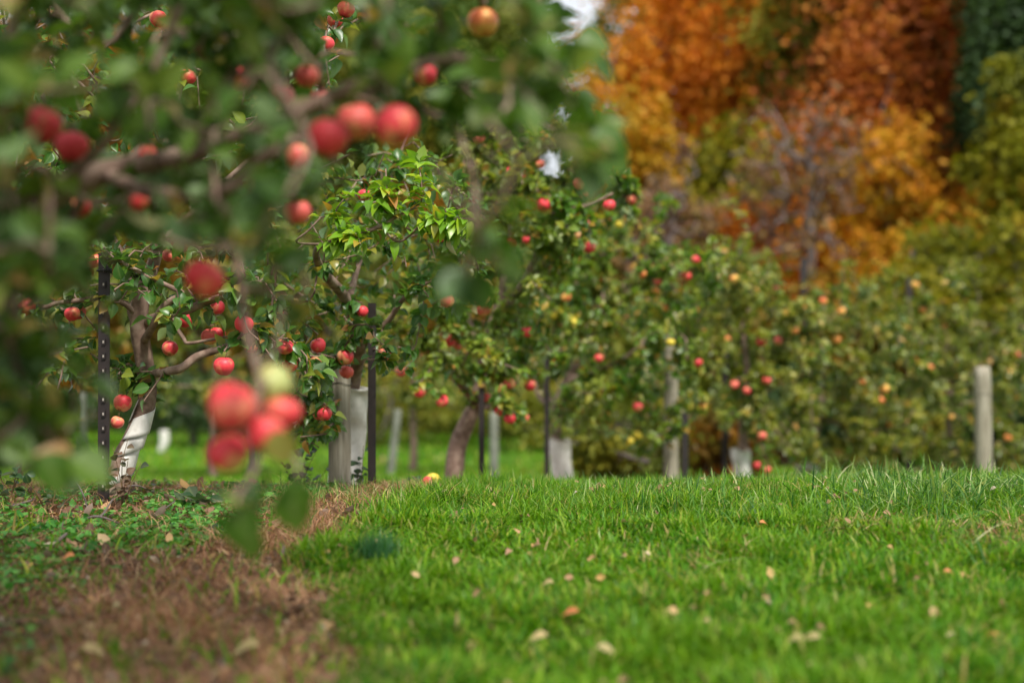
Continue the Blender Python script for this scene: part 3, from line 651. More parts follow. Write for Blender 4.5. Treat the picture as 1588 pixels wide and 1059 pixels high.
seedsC = [([tC, P(538, 700, 6.95), P(540, 640, 6.9), P(548, 580, 6.8), P(556, 540, 6.6), P(540, 470, 6.3), P(500, 420, 6.0), P(490, 390, 5.8), P(505, 379, 5.65), P(535, 371, 5.6), P(562, 361, 5.6), P(590, 351, 5.6), P(613, 337, 5.6), P(635, 327, 5.6)], [.06, .05, .045, .04, .035, .026, .02, .013, .0105, .010, .009, .0085, .007, .0035], None),
 ([P(613, 337, 5.6), P(596, 326, 5.6), P(595, 318, 5.6), P(605, 310, 5.6), P(600, 295, 5.6), P(598, 262, 5.6)], [.006, .0045, .0045, .005, .003, .002], 0),
 ([P(590, 351, 5.6), P(620, 375, 5.6), P(661, 342, 5.55), P(681, 348, 5.5), P(702, 341, 5.5)], [.004, .0035, .003, .003, .002], 0),
 ([P(505, 379, 5.65), P(460, 376, 5.55), P(478, 358, 5.5), P(497, 338, 5.5)], [.005, .005, .004, .003], 0),
 ([P(556, 540, 6.6), P(600, 500, 6.5), P(640, 450, 6.4), P(720, 420, 6.3)], [.02, .014, .01, .005], 0),
 ([P(540, 470, 6.3), P(560, 400, 6.5), P(600, 300, 6.7), P(640, 180, 6.8)], [.016, .012, .009, .005], 0),
 ([P(548, 580, 6.8), P(500, 560, 6.6), P(460, 500, 6.4)], [.012, .01, .005], 0)]
tg = in_px(13, (5.45, 5.8), [(560, 290), (600, 250), (650, 262), (745, 345), (700, 375), (640, 345), (560, 390), (470, 395), (480, 330), (540, 350)])
root, pC, parC, tipC = apple_tree(tC, seedsC, tg+[P(540, 300, 5.6), P(598, 255, 5.6), P(650, 255, 5.6), P(655, 300, 5.55), P(735, 340, 5.5), P(700, 365, 5.5), P(520, 335, 5.6)], 'apple tree with a fresh brightly lit lime green sprig in focus, trunk behind the wooden post', M['leafC'], 18, .22, (.05, .08), LEAF_HI, 6, .07, up=.8, curl=(.3, 1.0), spread=1.2, k=.0015)
ptsC, parx, tipx, rmx, nsx = grow([(s[0], s[1], s[2]) for s in seedsC], in_px(120, (5.9, 7.3), [(520, 240), (700, 230), (770, 330), (740, 480), (640, 560), (460, 620), (400, 520), (440, 400)])+in_px(20, (6, 6.6), [(450, 600), (520, 600), (520, 700), (450, 700)])+apple_targets([a[:4] for a in C_APPLES]), .1)
rdx, cntx = radii(parx, tipx, np.full(len(parx), .0), .0017)
tw = MB()
for c, br in chains(parx, cntx):
    c = [q for q in c if q >= nsx]
    if len(c) > 1: c = [parx[c[0]]]+c; tw.tube(ptsC[c], rdx[c]*np.r_[.6, np.ones(len(c)-1)], 5, cap=False)
tw.obj('inner_twig_mass', BARK, root, tC)
leafobj('inner_foliage', [twig_leaves(ptsC, parx, tipx, 13, .25, (.05, .08), LEAF_HI, (.1, .6), .5)], M['leafB'], root, tC)
for a in C_APPLES: apple(P(*a[:3]), a[3], a[4], a[5], None)

# ---- trees of the row further on
def row_tree(base_px, Y, trunk_px, poly, depth, ntg, apples_, label, mat, seed_limbs=(), per=36, L=(.06, .09), tmpl=LEAF_MD, trunk_r=.06, scatter_apples=0, amat=('apple', 'apple_pink'), agroup=None, alabel=None, spoly=None, back=.3):
    b = P(base_px[0], base_px[1], Y); b[2] = gz(b[0], b[1])-.03
    tp = [b]+[P(x, y, Y+dy) for x, y, dy in trunk_px]
    seeds = [(tp, list(np.linspace(trunk_r, trunk_r*.35, len(tp))), None)]
    for l in seed_limbs: seeds.append(([P(x, y, Y+dy) for x, y, dy in l], list(np.linspace(trunk_r*.42, trunk_r*.12, len(l))), 0))
    tg = in_px(ntg, (Y-depth, Y+depth), poly)
    tops = sorted(tg, key=lambda q: -q[2])[:ntg//5]
    tg += [q+np.array([R.normal(0, .08), 0, R.uniform(.12, .55)]) for q in tops[::3]]
    aps = [(a[0], a[1], Y+a[2], a[3], a[4], a[5]) for a in apples_]
    extra = []
    for _ in range(scatter_apples):
        q = in_px(1, (Y-depth*1.05, Y-depth*.1), spoly or poly)[0]; extra.append((q, R.uniform(.03, .04)))
    tgt_ = tg+apple_targets([a[:4] for a in aps])+[q+np.array([0, 0, r*1.45]) for q, r in extra]
    r = apple_tree(b, seeds, tgt_, label, mat, per, back, L, tmpl, 5, .16, k=.0026, rt=.002)
    for a in aps: apple(P(*a[:3]), a[3], a[4], a[5], None)
    for q, rr in extra: apple(q, rr, random.choice(amat), alabel, agroup, detail=False)
    return r
# D
row_tree((702, 738), 9.0, [(708, 700, 0), (722, 660, 0), (738, 625, 0), (745, 590, 0), (760, 520, 0), (790, 400, 0), (800, 280, 0)],
 [(690, 190), (790, 165), (900, 190), (960, 240), (985, 300), (960, 350), (880, 400), (860, 470), (870, 560), (800, 620), (700, 600), (640, 560), (600, 500), (620, 400), (660, 300)], .8, 230,
 [(843, 318, -.7, .041, 'apple', 'left apple of the pair on the pale branch at the right of the crown'),
  (857, 312, -.5, .035, 'apple_pink', 'right smaller apple of the pair on the pale branch'),
  (945, 319, -.7, .038, 'apple', 'red apple at the far right tip of the long pale branch'),
  (790, 268, -.6, .032, 'apple', 'left of two small bright apples upper middle of the crown'),
  (808, 272, -.6, .032, 'apple', 'right of two small bright apples upper middle of the crown'),
  (914, 384, -.5, .038, 'apple', 'red apple lowest in the right hand cluster of the crown'),
  (912, 347, -.4, .036, 'apple_pink', 'topmost apple in the right hand cluster of the crown'),
  (898, 366, -.4, .036, 'apple_pink', 'left apple in the right hand cluster of the crown'),
  (817, 372, -.6, .03, 'apple', 'dark small apple in leaves left of the right hand cluster'),
  (651, 608, -.8, .037, 'apple', 'bright red apple hanging free over the grass, left of two'),
  (686, 622, -.8, .037, 'apple', 'bright red apple hanging free over the grass, right of two'),
  (776, 636, -.5, .037, 'apple', 'bright red apple beside the top of the thin steel post'),
  (791, 649, -.5, .037, 'apple', 'bright red apple just below and right of the one by the thin post'),
  (813, 648, -.2, .033, 'apple_pink', 'pink apple right of the two beside the thin post'),
  (822, 597, -.2, .039, 'apple', 'red apple by the dark trunk right of the thin steel post'),
  (782, 570, -.3, .037, 'apple_yellow', 'bright yellow apple low in the middle of the crown'),
  (767, 578, -.2, .035, 'apple', 'dull red apple touching the bright yellow one'),
  (755, 617, -.1, .033, 'apple_pink', 'pink apple above the leaning trunk'),
  (748, 535, -.3, .032, 'apple', 'red apple alone above the yellow one'),
  (690, 522, -.6, .036, 'apple', 'dark red upper apple of the trio in the leaves'),
  (697, 530, -.5, .034, 'apple', 'dark red lower apple of the trio in the leaves'),
  (709, 536, -.4, .03, 'apple_pink', 'pink right apple of the trio in the leaves'),
  (622, 575, -.4, .038, 'apple_pink', 'pinkish apple left over the free hanging pair')],
 'apple tree with a leaning grey trunk behind the thin steel post', M['leafD'], trunk_r=.065,
 seed_limbs=[[(738, 625, 0), (700, 580, -.3), (650, 530, -.5), (600, 500, -.6)], [(760, 520, 0), (820, 420, -.3), (860, 330, -.6), (900, 322, -.7), (950, 300, -.7)], [(745, 590, 0), (790, 560, .3), (850, 520, .4)], [(750, 560, 0), (720, 470, .2), (710, 360, .3)], [(738, 625, 0), (770, 634, -.2), (800, 640, -.3)]],
 per=36, tmpl=LEAF_HI, L=(.055, .085), scatter_apples=14, agroup='small apples in the leaning tree', alabel='small red apple among the leaves of the leaning trunk tree')
# E
row_tree((872, 728), 11.5, [(868, 690, 0), (862, 640, 0), (880, 590, 0), (910, 540, 0), (940, 450, 0)],
 [(880, 350), (930, 380), (960, 300), (1000, 360), (1040, 390), (1080, 350), (1130, 430), (1090, 500), (1110, 560), (1060, 600), (1060, 690), (980, 700), (940, 660), (900, 690), (830, 620), (820, 520), (850, 430)], 1.1, 200,
 [(878, 461, -.9, .038, 'apple_orange', 'orange apple on a twig at the left of its crown'), (1079, 403, -.9, .036, 'apple', 'upper red apple at the top right of the crown'),
  (1064, 428, -.9, .039, 'apple', 'lower red apple at the top right of the crown'), (1081, 562, -1, .041, 'apple', 'bright red apple hanging right of the pale pole'),
  (1090, 630, -.8, .035, 'apple_orange', 'orange apple low right of the pale pole'), (1020, 436, -.9, .034, 'apple_pink', 'pink apple left below the top right pair')],
 'apple tree with forked limbs standing between leaning trunk and pale pole', M['leafD'], trunk_r=.06,
 seed_limbs=[[(862, 640, 0), (835, 570, .1), (860, 510, -.2), (885, 480, -.3)], [(880, 590, 0), (960, 560, -.3), (1040, 500, -.4)], [(862, 640, 0), (830, 600, .3), (840, 520, .3)]],
 scatter_apples=22, amat=('apple_pink', 'apple', 'apple_yellow', 'apple_orange', 'apple_yellow'), agroup='small apples in the forked tree', alabel='small apple in the crown around the pale pole')
# F
row_tree((1156, 738), 13.5, [(1154, 700, 0), (1152, 650, 0), (1160, 590, 0), (1150, 500, 0)],
 [(1090, 430), (1120, 380), (1150, 430), (1190, 400), (1230, 470), (1260, 450), (1290, 560), (1270, 660), (1230, 735), (1200, 690), (1120, 660), (1090, 560), (1070, 480)], 1.2, 200,
 [(1181, 530, -1, .042, 'apple', 'red apple alone in the upper middle of its crown'), (1139, 597, -1, .04, 'apple_pink', 'pink apple left of the dark red row'),
  (1158, 606, -1.1, .037, 'apple', 'dark red apple below the pink one'), (1178, 590, -1, .037, 'apple', 'left apple of the touching red pair'),
  (1189, 590, -1.1, .037, 'apple', 'right apple of the touching red pair'), (1139, 433, -1, .042, 'apple_orange', 'large orange red fruit at the top of the crown'), (1122, 428, -.9, .036, 'apple_pink', 'pink fruit left of the large orange one'),
  (1233, 512, -1, .038, 'apple_orange', 'orange apple left of the tall dark stake'), (1182, 676, -1.2, .04, 'apple_pink', 'upper pink apple low over the grass'), (1178, 684, -1.1, .036, 'apple', 'lower red apple low over the grass'),
  (1176, 722, -1.2, .045, 'apple', 'left red apple resting low at the grass edge'), (1189, 728, -1.2, .038, 'apple', 'right red apple resting low at the grass edge')],
 'apple tree with a white guard at its foot behind the grass crest', M['leafE'], trunk_r=.06, per=28, L=(.07, .1), scatter_apples=10, agroup='small apples in the white footed tree', alabel='small apple in the tree with a white guard at its foot', amat=('apple_pink', 'apple_orange'))
# G
row_tree((1262, 735), 15, [(1262, 700, 0), (1270, 650, 0), (1280, 560, 0)],
 [(1250, 480), (1280, 430), (1300, 480), (1340, 440), (1370, 510), (1400, 470), (1440, 540), (1440, 680), (1380, 745), (1250, 745), (1210, 680), (1230, 540)], 1.3, 230,
 [(1276, 467, -1.1, .044, 'apple_orange', 'orange apple right of the tall dark stake, topmost there'), (1305, 483, -1.1, .042, 'apple_orange', 'orange apple right and below the topmost orange one'),
  (1297, 527, -1.2, .042, 'apple_orange', 'orange apple in the middle upper crown'), (1372, 765-162, -1.2, .044, 'apple_orange', 'upper of two stacked orange apples low at right'), (1365, 620, -1.2, .04, 'apple_orange', 'lower of two stacked orange apples low at right'),
  (1337, 592, -1.2, .035, 'apple_orange', 'pale orange apple left of the stacked two'), (1372, 697, -1.2, .042, 'apple_yellow', 'dull yellow apple low over the grass'), (1395, 520, -1.1, .036, 'apple_orange', 'orange apple left of the short dark stake')],
 'low dense apple tree right of the tall dark stake', M['leafE'], trunk_r=.055, per=28, L=(.07, .105), scatter_apples=9, agroup='small apples in the low dense tree', alabel='small orange apple in the low dense tree', amat=('apple_orange', 'apple_yellow'))
# H
row_tree((1480, 735), 16, [(1480, 700, 0), (1470, 650, 0), (1480, 560, 0)],
 [(1390, 520), (1430, 440), (1460, 500), (1510, 450), (1540, 520), (1600, 460), (1680, 560), (1680, 700), (1560, 745), (1420, 745), (1400, 600)], 1.3, 230,
 [(1419, 442, -1, .044, 'apple_orange', 'orange apple at the top, above the short dark stake'), (1431, 480, -1, .042, 'apple_orange', 'orange apple below the topmost one, right of the stake'),
  (1578, 552, -1, .044, 'apple', 'red apple near the right edge of the picture'), (1565, 577, -1.2, .04, 'apple_orange', 'orange apple right of the grey post top'), (1563, 679, -1.2, .042, 'apple_orange', 'orange apple low right of the grey post'),
  (1442, 555, -1, .037, 'apple_orange', 'dim orange apple left of the grey post')],
 'apple tree behind the grey post at the right edge', M['leafE'], trunk_r=.055, per=28, L=(.07, .105), scatter_apples=8, agroup='small apples in the right edge tree', alabel='small orange apple in the tree behind the grey post', amat=('apple_orange', 'apple_pink'))
# second row seen through the gaps at the left
row_tree((330, 712), 17, [(330, 690, 0), (335, 600, 0), (340, 450, 0)], [(150, 330), (520, 330), (560, 480), (520, 640), (400, 640), (150, 640), (100, 480)], 1.3, 190, [], 'distant apple tree seen under the first limbs at the left', M['leafE'], per=36, L=(.08, .12), scatter_apples=8, agroup='distant apples of the back row', alabel='distant small apple in the back row behind the left tree', amat=('apple_orange', 'apple'))
row_tree((640, 712), 19, [(642, 690, 0), (640, 620, 0), (650, 450, 0)], [(520, 330), (800, 330), (860, 480), (830, 600), (760, 628), (560, 628), (520, 480)], 1.3, 190, [], 'distant apple tree behind the wooden post and leaning trunk', M['leafE'], per=36, L=(.08, .12))
row_tree((30, 715), 15, [(30, 690, 0), (35, 600, 0), (30, 450, 0)], [(-100, 330), (130, 330), (160, 480), (120, 650), (-100, 650)], 1.3, 130, [], 'distant apple tree at the far left edge behind the weeds', M['leafE'], per=36, L=(.08, .12))
# fallen apple
fa = P(671, 731, 7.0); fa[2] = gz(fa[0], fa[1])+.045
apple(fa, .042, 'apple_yellow', 'fallen yellow apple lying in the grass before the leaning trunk', None, tilt=(1.3, .4, .3))
fb = P(663, 737, 6.9); fb[2] = gz(fb[0], fb[1])+.035
apple(fb, .034, 'apple', 'fallen red apple lying against the yellow one in the grass', None, tilt=(.5, 1.2, 1.3))

# ================================================================== POSTS, GUARDS, STAKES
WOOD = surf_mat("weathered_wood", [(.25, (.13, .11, .08)), (.5, (.27, .24, .18)), (.75, (.42, .39, .32))], 9, bump=.6, stretch=(6, 6, .5), dist=.006)
STEEL = surf_mat("brown_steel", [(.3, (.008, .005, .005)), (.7, (.022, .013, .012))], 30, rough=.55, bump=.15, spec=.5)
PALE = surf_mat("worn_paint", [(.3, (.2, .17, .15)), (.7, (.42, .38, .34))], 60, bump=.1)
GUARD = surf_mat("white_plastic", [(.3, (.52, .50, .45)), (.55, (.72, .70, .66)), (.8, (.82, .81, .78))], 18, rough=.5, bump=.15, dist=.003)
def gp(px, py, Y):
    p = P(px, py, Y); p[2] = gz(p[0], p[1]); return p
def tpost(px, Y, ytop, label, w=.042, lean=0, studs=True, mat=None):
    b0 = gp(px, 700, Y); top = P(px+lean, ytop, Y); h = top[2]-b0[2]+.15
    t = empty('steel_stake', b0, label, 'stake', None)
    sh = (top[0]-b0[0])/h
    b = MB(); Mx = Matrix(((1, 0, sh, 0), (0, 1, 0, 0), (0, 0, 1, -.15), (0, 0, 0, 1)))
    b.box((-w/2, -.004, 0), (w/2, 0, h), Mx); b.box((-.0025, .0, 0), (.0025, .032, h-.002), Mx)
    b.obj('rail', mat or STEEL, t, smooth=False)
    if studs:
        z = .05; s1 = MB(); s2 = MB(); k = 0
        while z < h-.03:
            s1.box((-.007, -.011, z), (.007, -.0041, z+.022), Mx)
            s2.box((-.003, -.0128, z+.006), (.003, -.0112, z+.016), Mx); z += .055; k += 1
        st_ = s1.obj('stud_strip', STEEL, t, smooth=False); s2.obj('worn_paint', PALE, st_, smooth=False)
    return t
tpost(162, 5.45, 383, 'dark brown studded steel post standing sharp before the left tree', .044)
tpost(577, 6.4, 470, 'dark steel post just right of the grey wooden post', .036, studs=False)
tpost(747, 8.7, 600, 'thin dark steel post beside the leaning grey trunk', .034, studs=False)
tpost(1062, 10.6, 640, 'short dark steel post right of the pale pole foot', .05, studs=False)
tpost(1246, 15.5, 400, 'tall dark stake sticking up above the row, left of the short one', .07, studs=False)
tpost(1410, 17, 430, 'dark stake sticking up above the row nearest the right edge', .075, studs=False)
tpost(1124, 14.8, 380, 'slim brown stake above the row, left of the tall dark one', .07, studs=False)
tpost(848, 10.2, 520, 'dark steel post left of the forked tree trunk', .036, studs=False)
def wpost(px, Y, ytop, r, label, lean=0, tilt_cut=.3, mat=None):
    b0 = gp(px, 700, Y); top = P(px+lean, ytop, Y); h = top[2]-b0[2]; sh = (top[0]-b0[0])
    t = empty('wooden_post', b0, label, 'post', None)
    n = 14; sides = 24; V = []; ang = np.arange(sides)/sides*2*math.pi
    for i in range(n+1):
        s = i/n; z = -.15+(h+.15)*s; rr = r*(1.04-.08*s+.015*math.sin(s*17)); rr = rr*(.9 if i == n else 1)
        V.append(np.stack([sh*s+rr*np.cos(ang)*(1+.03*np.cos(3*ang+1)), rr*np.sin(ang)*(1+.04*np.sin(2*ang)), np.full(sides, z)+(i == n)*.012], 1))
    V = np.concatenate(V+[np.array([[sh, 0, h+.014]])]); Q = [(i*sides+j, i*sides+(j+1) % sides, (i+1)*sides+(j+1) % sides, (i+1)*sides+j) for i in range(n) for j in range(sides)]
    T = [(len(V)-1, n*sides+j, n*sides+(j+1) % sides) for j in range(sides)]
    link('shaft', rawmesh('shaft', V, [Q, T]), mat or WOOD, t)
    b = MB(); zz = h*.78
    b.tube(np.array([(sh*.78+(r+.003)*math.cos(a), (r+.003)*math.sin(a), zz+.006*math.sin(3*a)) for a in np.linspace(0, 6.28, 30)]), .0016, 5)
    b.obj('wire_wrap', STEEL, t)
    return t
wpost(527, 6.5, 548, .05, 'grey weathered wooden post with moss streaks, nearest of the wooden posts')
wpost(1040, 12.2, 484, .062, 'tall pale pole standing in front of the forked tree')
wpost(1525, 13, 570, .077, 'grey wooden post with a flat top at the right edge of the grass', lean=-2)
wpost(766, 16, 640, .05, 'pale low post behind the thin steel post', mat=surf_mat("pale_post", [(.3, (.12, .13, .10)), (.7, (.23, .24, .20))], 8))
wpost(603, 18, 636, .05, 'pale slanting post far behind between wooden post and leaning trunk', lean=14, mat=bpy.data.materials["pale_post"])
wpost(392, 18, 600, .06, 'pale blue grey post far behind, left of the hanging cluster', mat=bpy.data.materials["pale_post"])
wpost(128, 18, 610, .05, 'pale far post left of the dark steel post', mat=bpy.data.materials["pale_post"])
wpost(925, 17, 650, .06, 'pale grey far post between the forked tree and pale pole', mat=bpy.data.materials["pale_post"])
def cuff(pts, rads, name, mat, parent, origin, gap=.5, thick=.0012, flare=.0, phase=0):
    """an open rolled sheet: tube wall with a slit"""
    n = len(pts); sides = 22; ang = np.linspace(gap, 2*math.pi-gap*.2, sides)+phase; V = []
    for k, (p, r) in enumerate(zip(pts, rads)):
        rr = r*(1+.05*np.cos(ang*2+k*.7)+.14*(ang-ang[0])/6.28+.02*np.sin(ang*7+k))
        V.append(np.stack([p[0]+rr*np.cos(ang), p[1]+rr*np.sin(ang), p[2]+.012*np.sin(ang+k)+0*ang], 1))
    Vo = np.concatenate(V); c = np.array(pts).mean(0)
    Vi = []
    for v, p in zip(V, pts):
        d = v-np.array(p); d[:, 2] = 0; Vi.append(v-unit(d)*thick)
    Vi = np.concatenate(Vi); N_ = len(Vo)
    Q = [(i*sides+j, i*sides+j+1, (i+1)*sides+j+1, (i+1)*sides+j) for i in range(n-1) for j in range(sides-1)]
    Q += [(q[3]+N_, q[2]+N_, q[1]+N_, q[0]+N_) for q in Q]
    for j in range(sides-1):
        Q.append((j+1, j, j+N_, j+1+N_)); e = (n-1)*sides; Q.append((e+j, e+j+1, e+j+1+N_, e+j+N_))
    for i in range(n-1):
        Q.append((i*sides, (i+1)*sides, (i+1)*sides+N_, i*sides+N_)); Q.append(((i+1)*sides-1+sides, (i+1)*sides-1, (i+1)*sides-1+N_, (i+1)*sides-1+sides+N_))
    me = rawmesh(name, np.concatenate([Vo, Vi])-np.asarray(origin), [Q]); return link(name, me, mat, parent)
def guard(path, label, r=.06, bands=3, spread=.9):
    base = path[0]; t = empty('tree_guard', base, label, 'tree guard', None)
    pts = crv(path, 6); L = len(pts)
    for k in range(bands):
        a = int(k/bands*(L-1)); bnd = int((k+spread)/bands*(L-1)); seg = pts[a:bnd+1]
        cuff([p for p in seg], np.linspace(r*.95, r*1.08, len(seg)), 'band', GUARD, t, base, phase=2.2+k*.5, gap=.35)
    return t

guard([gp(535, 0, 6.95), P(538, 690, 6.95), P(540, 640, 6.9), P(545, 600, 6.85)], 'bright white guard wrapped round the trunk behind the wooden post', .082, 1, 1)
guard([gp(872, 0, 11.5), P(868, 700, 11.5), P(866, 680, 11.5)], 'white guard at the foot of the forked tree', .085, 1, 1)
guard([gp(1150, 0, 13.4), P(1149, 715, 13.4), P(1148, 697, 13.4)], 'narrow white guard at the foot of the tree behind the crest', .082, 1, 1)
guard([gp(1255, 0, 15), P(1251, 725, 15), P(1248, 716, 15)], 'short white guard nearest the right among the guards', .12, 1, 1)
guard([gp(255, 0, 30), P(255, 685, 30), P(254, 668, 30)], 'small white far guard in the grass right of the left trunk', .085, 1, 1)
def spiral_guard(path, label, r=.043, turns=3.3, w=.125):
    base = path[0]; t = empty('tree_guard', base, label, 'tree guard', None)
    pts = crv(path, 8); n = 110; m = 5; Vo = []; Vi = []
    for i in range(n):
        th = i/(n-1)*turns*2*math.pi; s0 = i/(n-1)
        for j in range(m):
            q = j/(m-1)-.5; s_ = np.clip(s0*(1-.16)+.08+q*w/.42*.9, 0, 1)*(len(pts)-1); k = min(int(s_), len(pts)-2); c = pts[k]*(1-s_+k)+pts[k+1]*(s_-k)
            rr = r*(1.0-.22*q+.05*math.sin(th*1.3)+.015*math.sin(th*7))
            d = np.array([math.cos(th+2), math.sin(th+2), 0]); Vo.append(c+d*rr); Vi.append(c+d*(rr-.0016))
    N_ = n*m; Q = [(i*m+j, (i+1)*m+j, (i+1)*m+j+1, i*m+j+1) for i in range(n-1) for j in range(m-1)]
    Q += [(a[3]+N_, a[2]+N_, a[1]+N_, a[0]+N_) for a in Q]
    for i in range(n-1): Q += [(i*m, i*m+N_, (i+1)*m+N_, (i+1)*m), (i*m+m-1, (i+1)*m+m-1, (i+1)*m+m-1+N_, i*m+m-1+N_)]
    link('spiral_wrap', rawmesh('spiral_wrap', np.array(Vo+Vi)-base, [Q]), GUARD, t); return t
spiral_guard([gp(187, 0, 5.6)+np.array([0, 0, .05]), P(200, 700, 5.6), P(214, 668, 5.62), P(231, 618, 5.65)], 'off white plastic guard spiralling loosely round the left trunk')
# tie between the steel post and the left tree
BLACK = surf_mat("black_rubber", [(.3, (.012, .012, .013)), (.7, (.03, .03, .032))], 50, rough=.5, bump=.1)
t0 = P(163, 420, 5.43); t1 = P(236, 432, 5.38)
tie = empty('chain_tie', t0, 'black chain link tree tie from the steel post to the crossing branch', 'tree tie')
b = MB(); pts = crv([t0, P(180, 421, 5.4), P(205, 425, 5.38), P(222, 432, 5.37), t1], 6)
for i in range(len(pts)-1):
    mid_ = (pts[i]+pts[i+1])/2; d = pts[i+1]-pts[i]; ln = np.linalg.norm(d)*.75; d = d/np.linalg.norm(d)
    sdv = unit(np.cross(d, [0, 1, 0.3]) if i % 2 else np.cross(d, [0, .3, 1]))
    b.tube(np.array([mid_+d*ln*math.cos(a)+sdv*.009*math.sin(a) for a in np.linspace(0, 2*math.pi, 11)]), .0028, 5)
b.obj('chain', BLACK, tie, t0)
b = MB(); b.tube(np.array([P(163, 420, 5.45)+np.array([.03*math.cos(a), .03*math.sin(a), 0]) for a in np.linspace(0, 6.28, 20)]), .0035, 6); b.obj('loop', BLACK, tie, t0)

# ================================================================== WEEDS, TWIGS, FALLEN LEAVES
M['weed'] = leaf_mat("weed_leaf", [(0, (.02, .05, .022)), (.6, (.035, .09, .035)), (1, (.08, .10, .06))], under=(.12, .15, .11), rough=.4)
M['weedred'] = leaf_mat("weed_red", [(0, (.05, .07, .04)), (.5, (.13, .09, .06)), (1, (.26, .13, .10))], under=(.22, .16, .14), rough=.5)
def weed(base, stems, label, mat, L=(.03, .05), nl=9, curl=(.1, .5), wid=.8, name='weed'):
    t = empty(name, base, label, 'weed', None); b = MB(); Bp = []; Dp = []
    for s in stems:
        pts = crv([np.array(base)+np.array((0, 0, -.02))]+[np.array(base)+np.array(q) for q in s], 6); b.tube(pts, np.linspace(.0028, .001, len(pts)), 5)
        for k in range(nl):
            i = int(len(pts)*(.25+.73*k/nl)); i = min(i, len(pts)-1); Bp.append(pts[i]); d = rdirs(1)[0]; d[2] = abs(d[2])*.6; Dp.append(d)
    b.obj('stem', STEM, t, base); n = len(Bp)
    leafobj('foliage', [leaves(LEAF_HI, np.array(Bp), np.array(Dp), unit(np.array([0, -.3, 1.])+R.normal(0, .4, (n, 3))), R.uniform(*L, n), R.uniform(*curl, n), wid=wid)], mat, t, np.array(base))
weed(gp(85, 0, 5.3), [[(.03, 0, .1), (.10, 0, .2), (.05, -.02, .3)], [(-.05, .05, .12), (-.12, 0, .26)], [(.08, 0, .06), (.2, 0, .13), (.24, 0, .10)], [(.0, .1, .15), (.03, .1, .34)], [(-.03, -.1, .1), (-.12, -.1, .17)]], 'dark leafy weed with arching stems left of the steel post', M['weed'], (.035, .06), 7)
weed(gp(20, 0, 5.6), [[(.03, 0, .1), (.06, 0, .25), (.04, -.02, .38)], [(-.05, .05, .12), (-.12, 0, .26)], [(.04, 0, .1), (.14, 0, .22)]], 'tall dark weed at the far left edge', M['weed'], (.035, .06), 8)
weed(gp(196, 0, 5.35), [[(.0, 0, .08), (.0, 0, .18), (.02, 0, .27)], [(-.02, 0, .08), (-.06, 0, .16)], [(.03, 0, .09), (.07, 0, .18)], [(.0, 0, .08), (-.03, -.02, .24)], [(.01, .0, .1), (.03, -.03, .2)]], 'reddish leafed weed growing in front of the loose white guard', M['weedred'], (.03, .055), 7)
weed(gp(308, 0, 5.35), [[(.0, 0, .02), (.0, 0, .04)], [(.02, 0, .02), (.04, 0, .03)], [(-.02, 0, .02), (-.05, 0, .03)]], 'broad leafed dark green plant on the strip left of the hanging cluster', M['weed'], (.07, .1), 4, (-.1, .3), .75)
weed(gp(345, 0, 4.75), [[(.0, 0, .015), (.01, 0, .03)], [(-.02, 0, .01), (-.05, -.01, .02)]], 'broad leafed low plant at the end of the dry twigs', M['weedred'] if 0 else M['weed'], (.06, .09), 3, (-.1, .3), .7)
weed(gp(235, 0, 5.7), [[(.0, 0, .03), (.02, 0, .07)], [(.08, 0, .03), (.14, 0, .05)], [(-.04, 0, .03), (-.08, 0, .07)]], 'low dull red weed right of the left trunk foot', M['weedred'], (.04, .06), 6)
weed(gp(470, 0, 6.6), [[(.0, 0, .05), (.02, 0, .16)], [(.08, 0, .05), (.14, 0, .14)], [(-.04, 0, .05), (-.08, 0, .12)], [(.04, -.1, .1), (.1, -.1, .22)]], 'leafy green weed at the foot of the grey wooden post', M['weed'], (.04, .06), 8)
weed(gp(556, 0, 6.55), [[(.0, 0, .05), (.02, 0, .14)], [(.02, 0, .06), (.03, 0, .22)], [(-.03, 0, .05), (-.05, 0, .16)]], 'leafy weed growing up against the bright white guard', M['weed'], (.035, .055), 9)
weed(gp(648, 0, 7.2), [[(.0, 0, .04), (.02, 0, .09)], [(.03, 0, .03), (.07, 0, .07)], [(-.04, 0, .03), (-.06, 0, .08)]], 'small weed beside the fallen yellow apple', M['weed'], (.04, .06), 5)
# dark feathery tuft
tb_ = gp(590, 0, 4.25); n = 420; x = tb_[0]+R.normal(0, .028, n); y = tb_[1]+R.normal(0, .04, n)
tf = leafobj('grass_tuft', [blades(x-tb_[0]+tb_[0], y, R.uniform(.07, .15, n), np.full(n, .0025), R.uniform(.05, .5, n), segs=4)], leaf_mat("tuft", [(0, (.02, .10, .035)), (1, (.06, .19, .06))], under=None, rib=0), None, tb_)
tf.location = tuple(tb_); tag(tf, 'dark blue green feathery tuft standing in the paler grass', 'grass tuft')
def twig(pts, r, label, side=()):
    b0 = np.array(pts[0]); b = MB(); c = crv(pts, 5); b.tube(c, np.linspace(r, r*.5, len(c)), 7)
    for s in side: cc = crv(s, 5); b.tube(cc, np.linspace(r*.7, r*.35, len(cc)), 6)
    o = b.obj('fallen_twig', BARKD, None, b0); o.location = tuple(b0); tag(o, label, 'twig', 'fallen twigs on the strip')
def gg(px, Y, z=.02, py=None):
    p = gp(px, 0, Y); p[2] += z; return p
twig([gg(122, 4.95), gg(150, 4.95, .045), gg(165, 4.95, .05), gg(182, 5.0, .10)], .006, 'forked dark twig lying on the green mat below the steel post', [[gg(158, 4.95, .048), gg(175, 4.93, .04), gg(195, 4.93, .02)]])
twig([gg(243, 5.05), gg(258, 5.07, .04), gg(277, 5.1, .07)], .004, 'thin dark twig tipped up right of the forked one')
twig([gg(92, 4.55, .01), gg(100, 4.55, .03), gg(112, 4.57, .05)], .009, 'short thick dark stick at the left edge of the green mat')
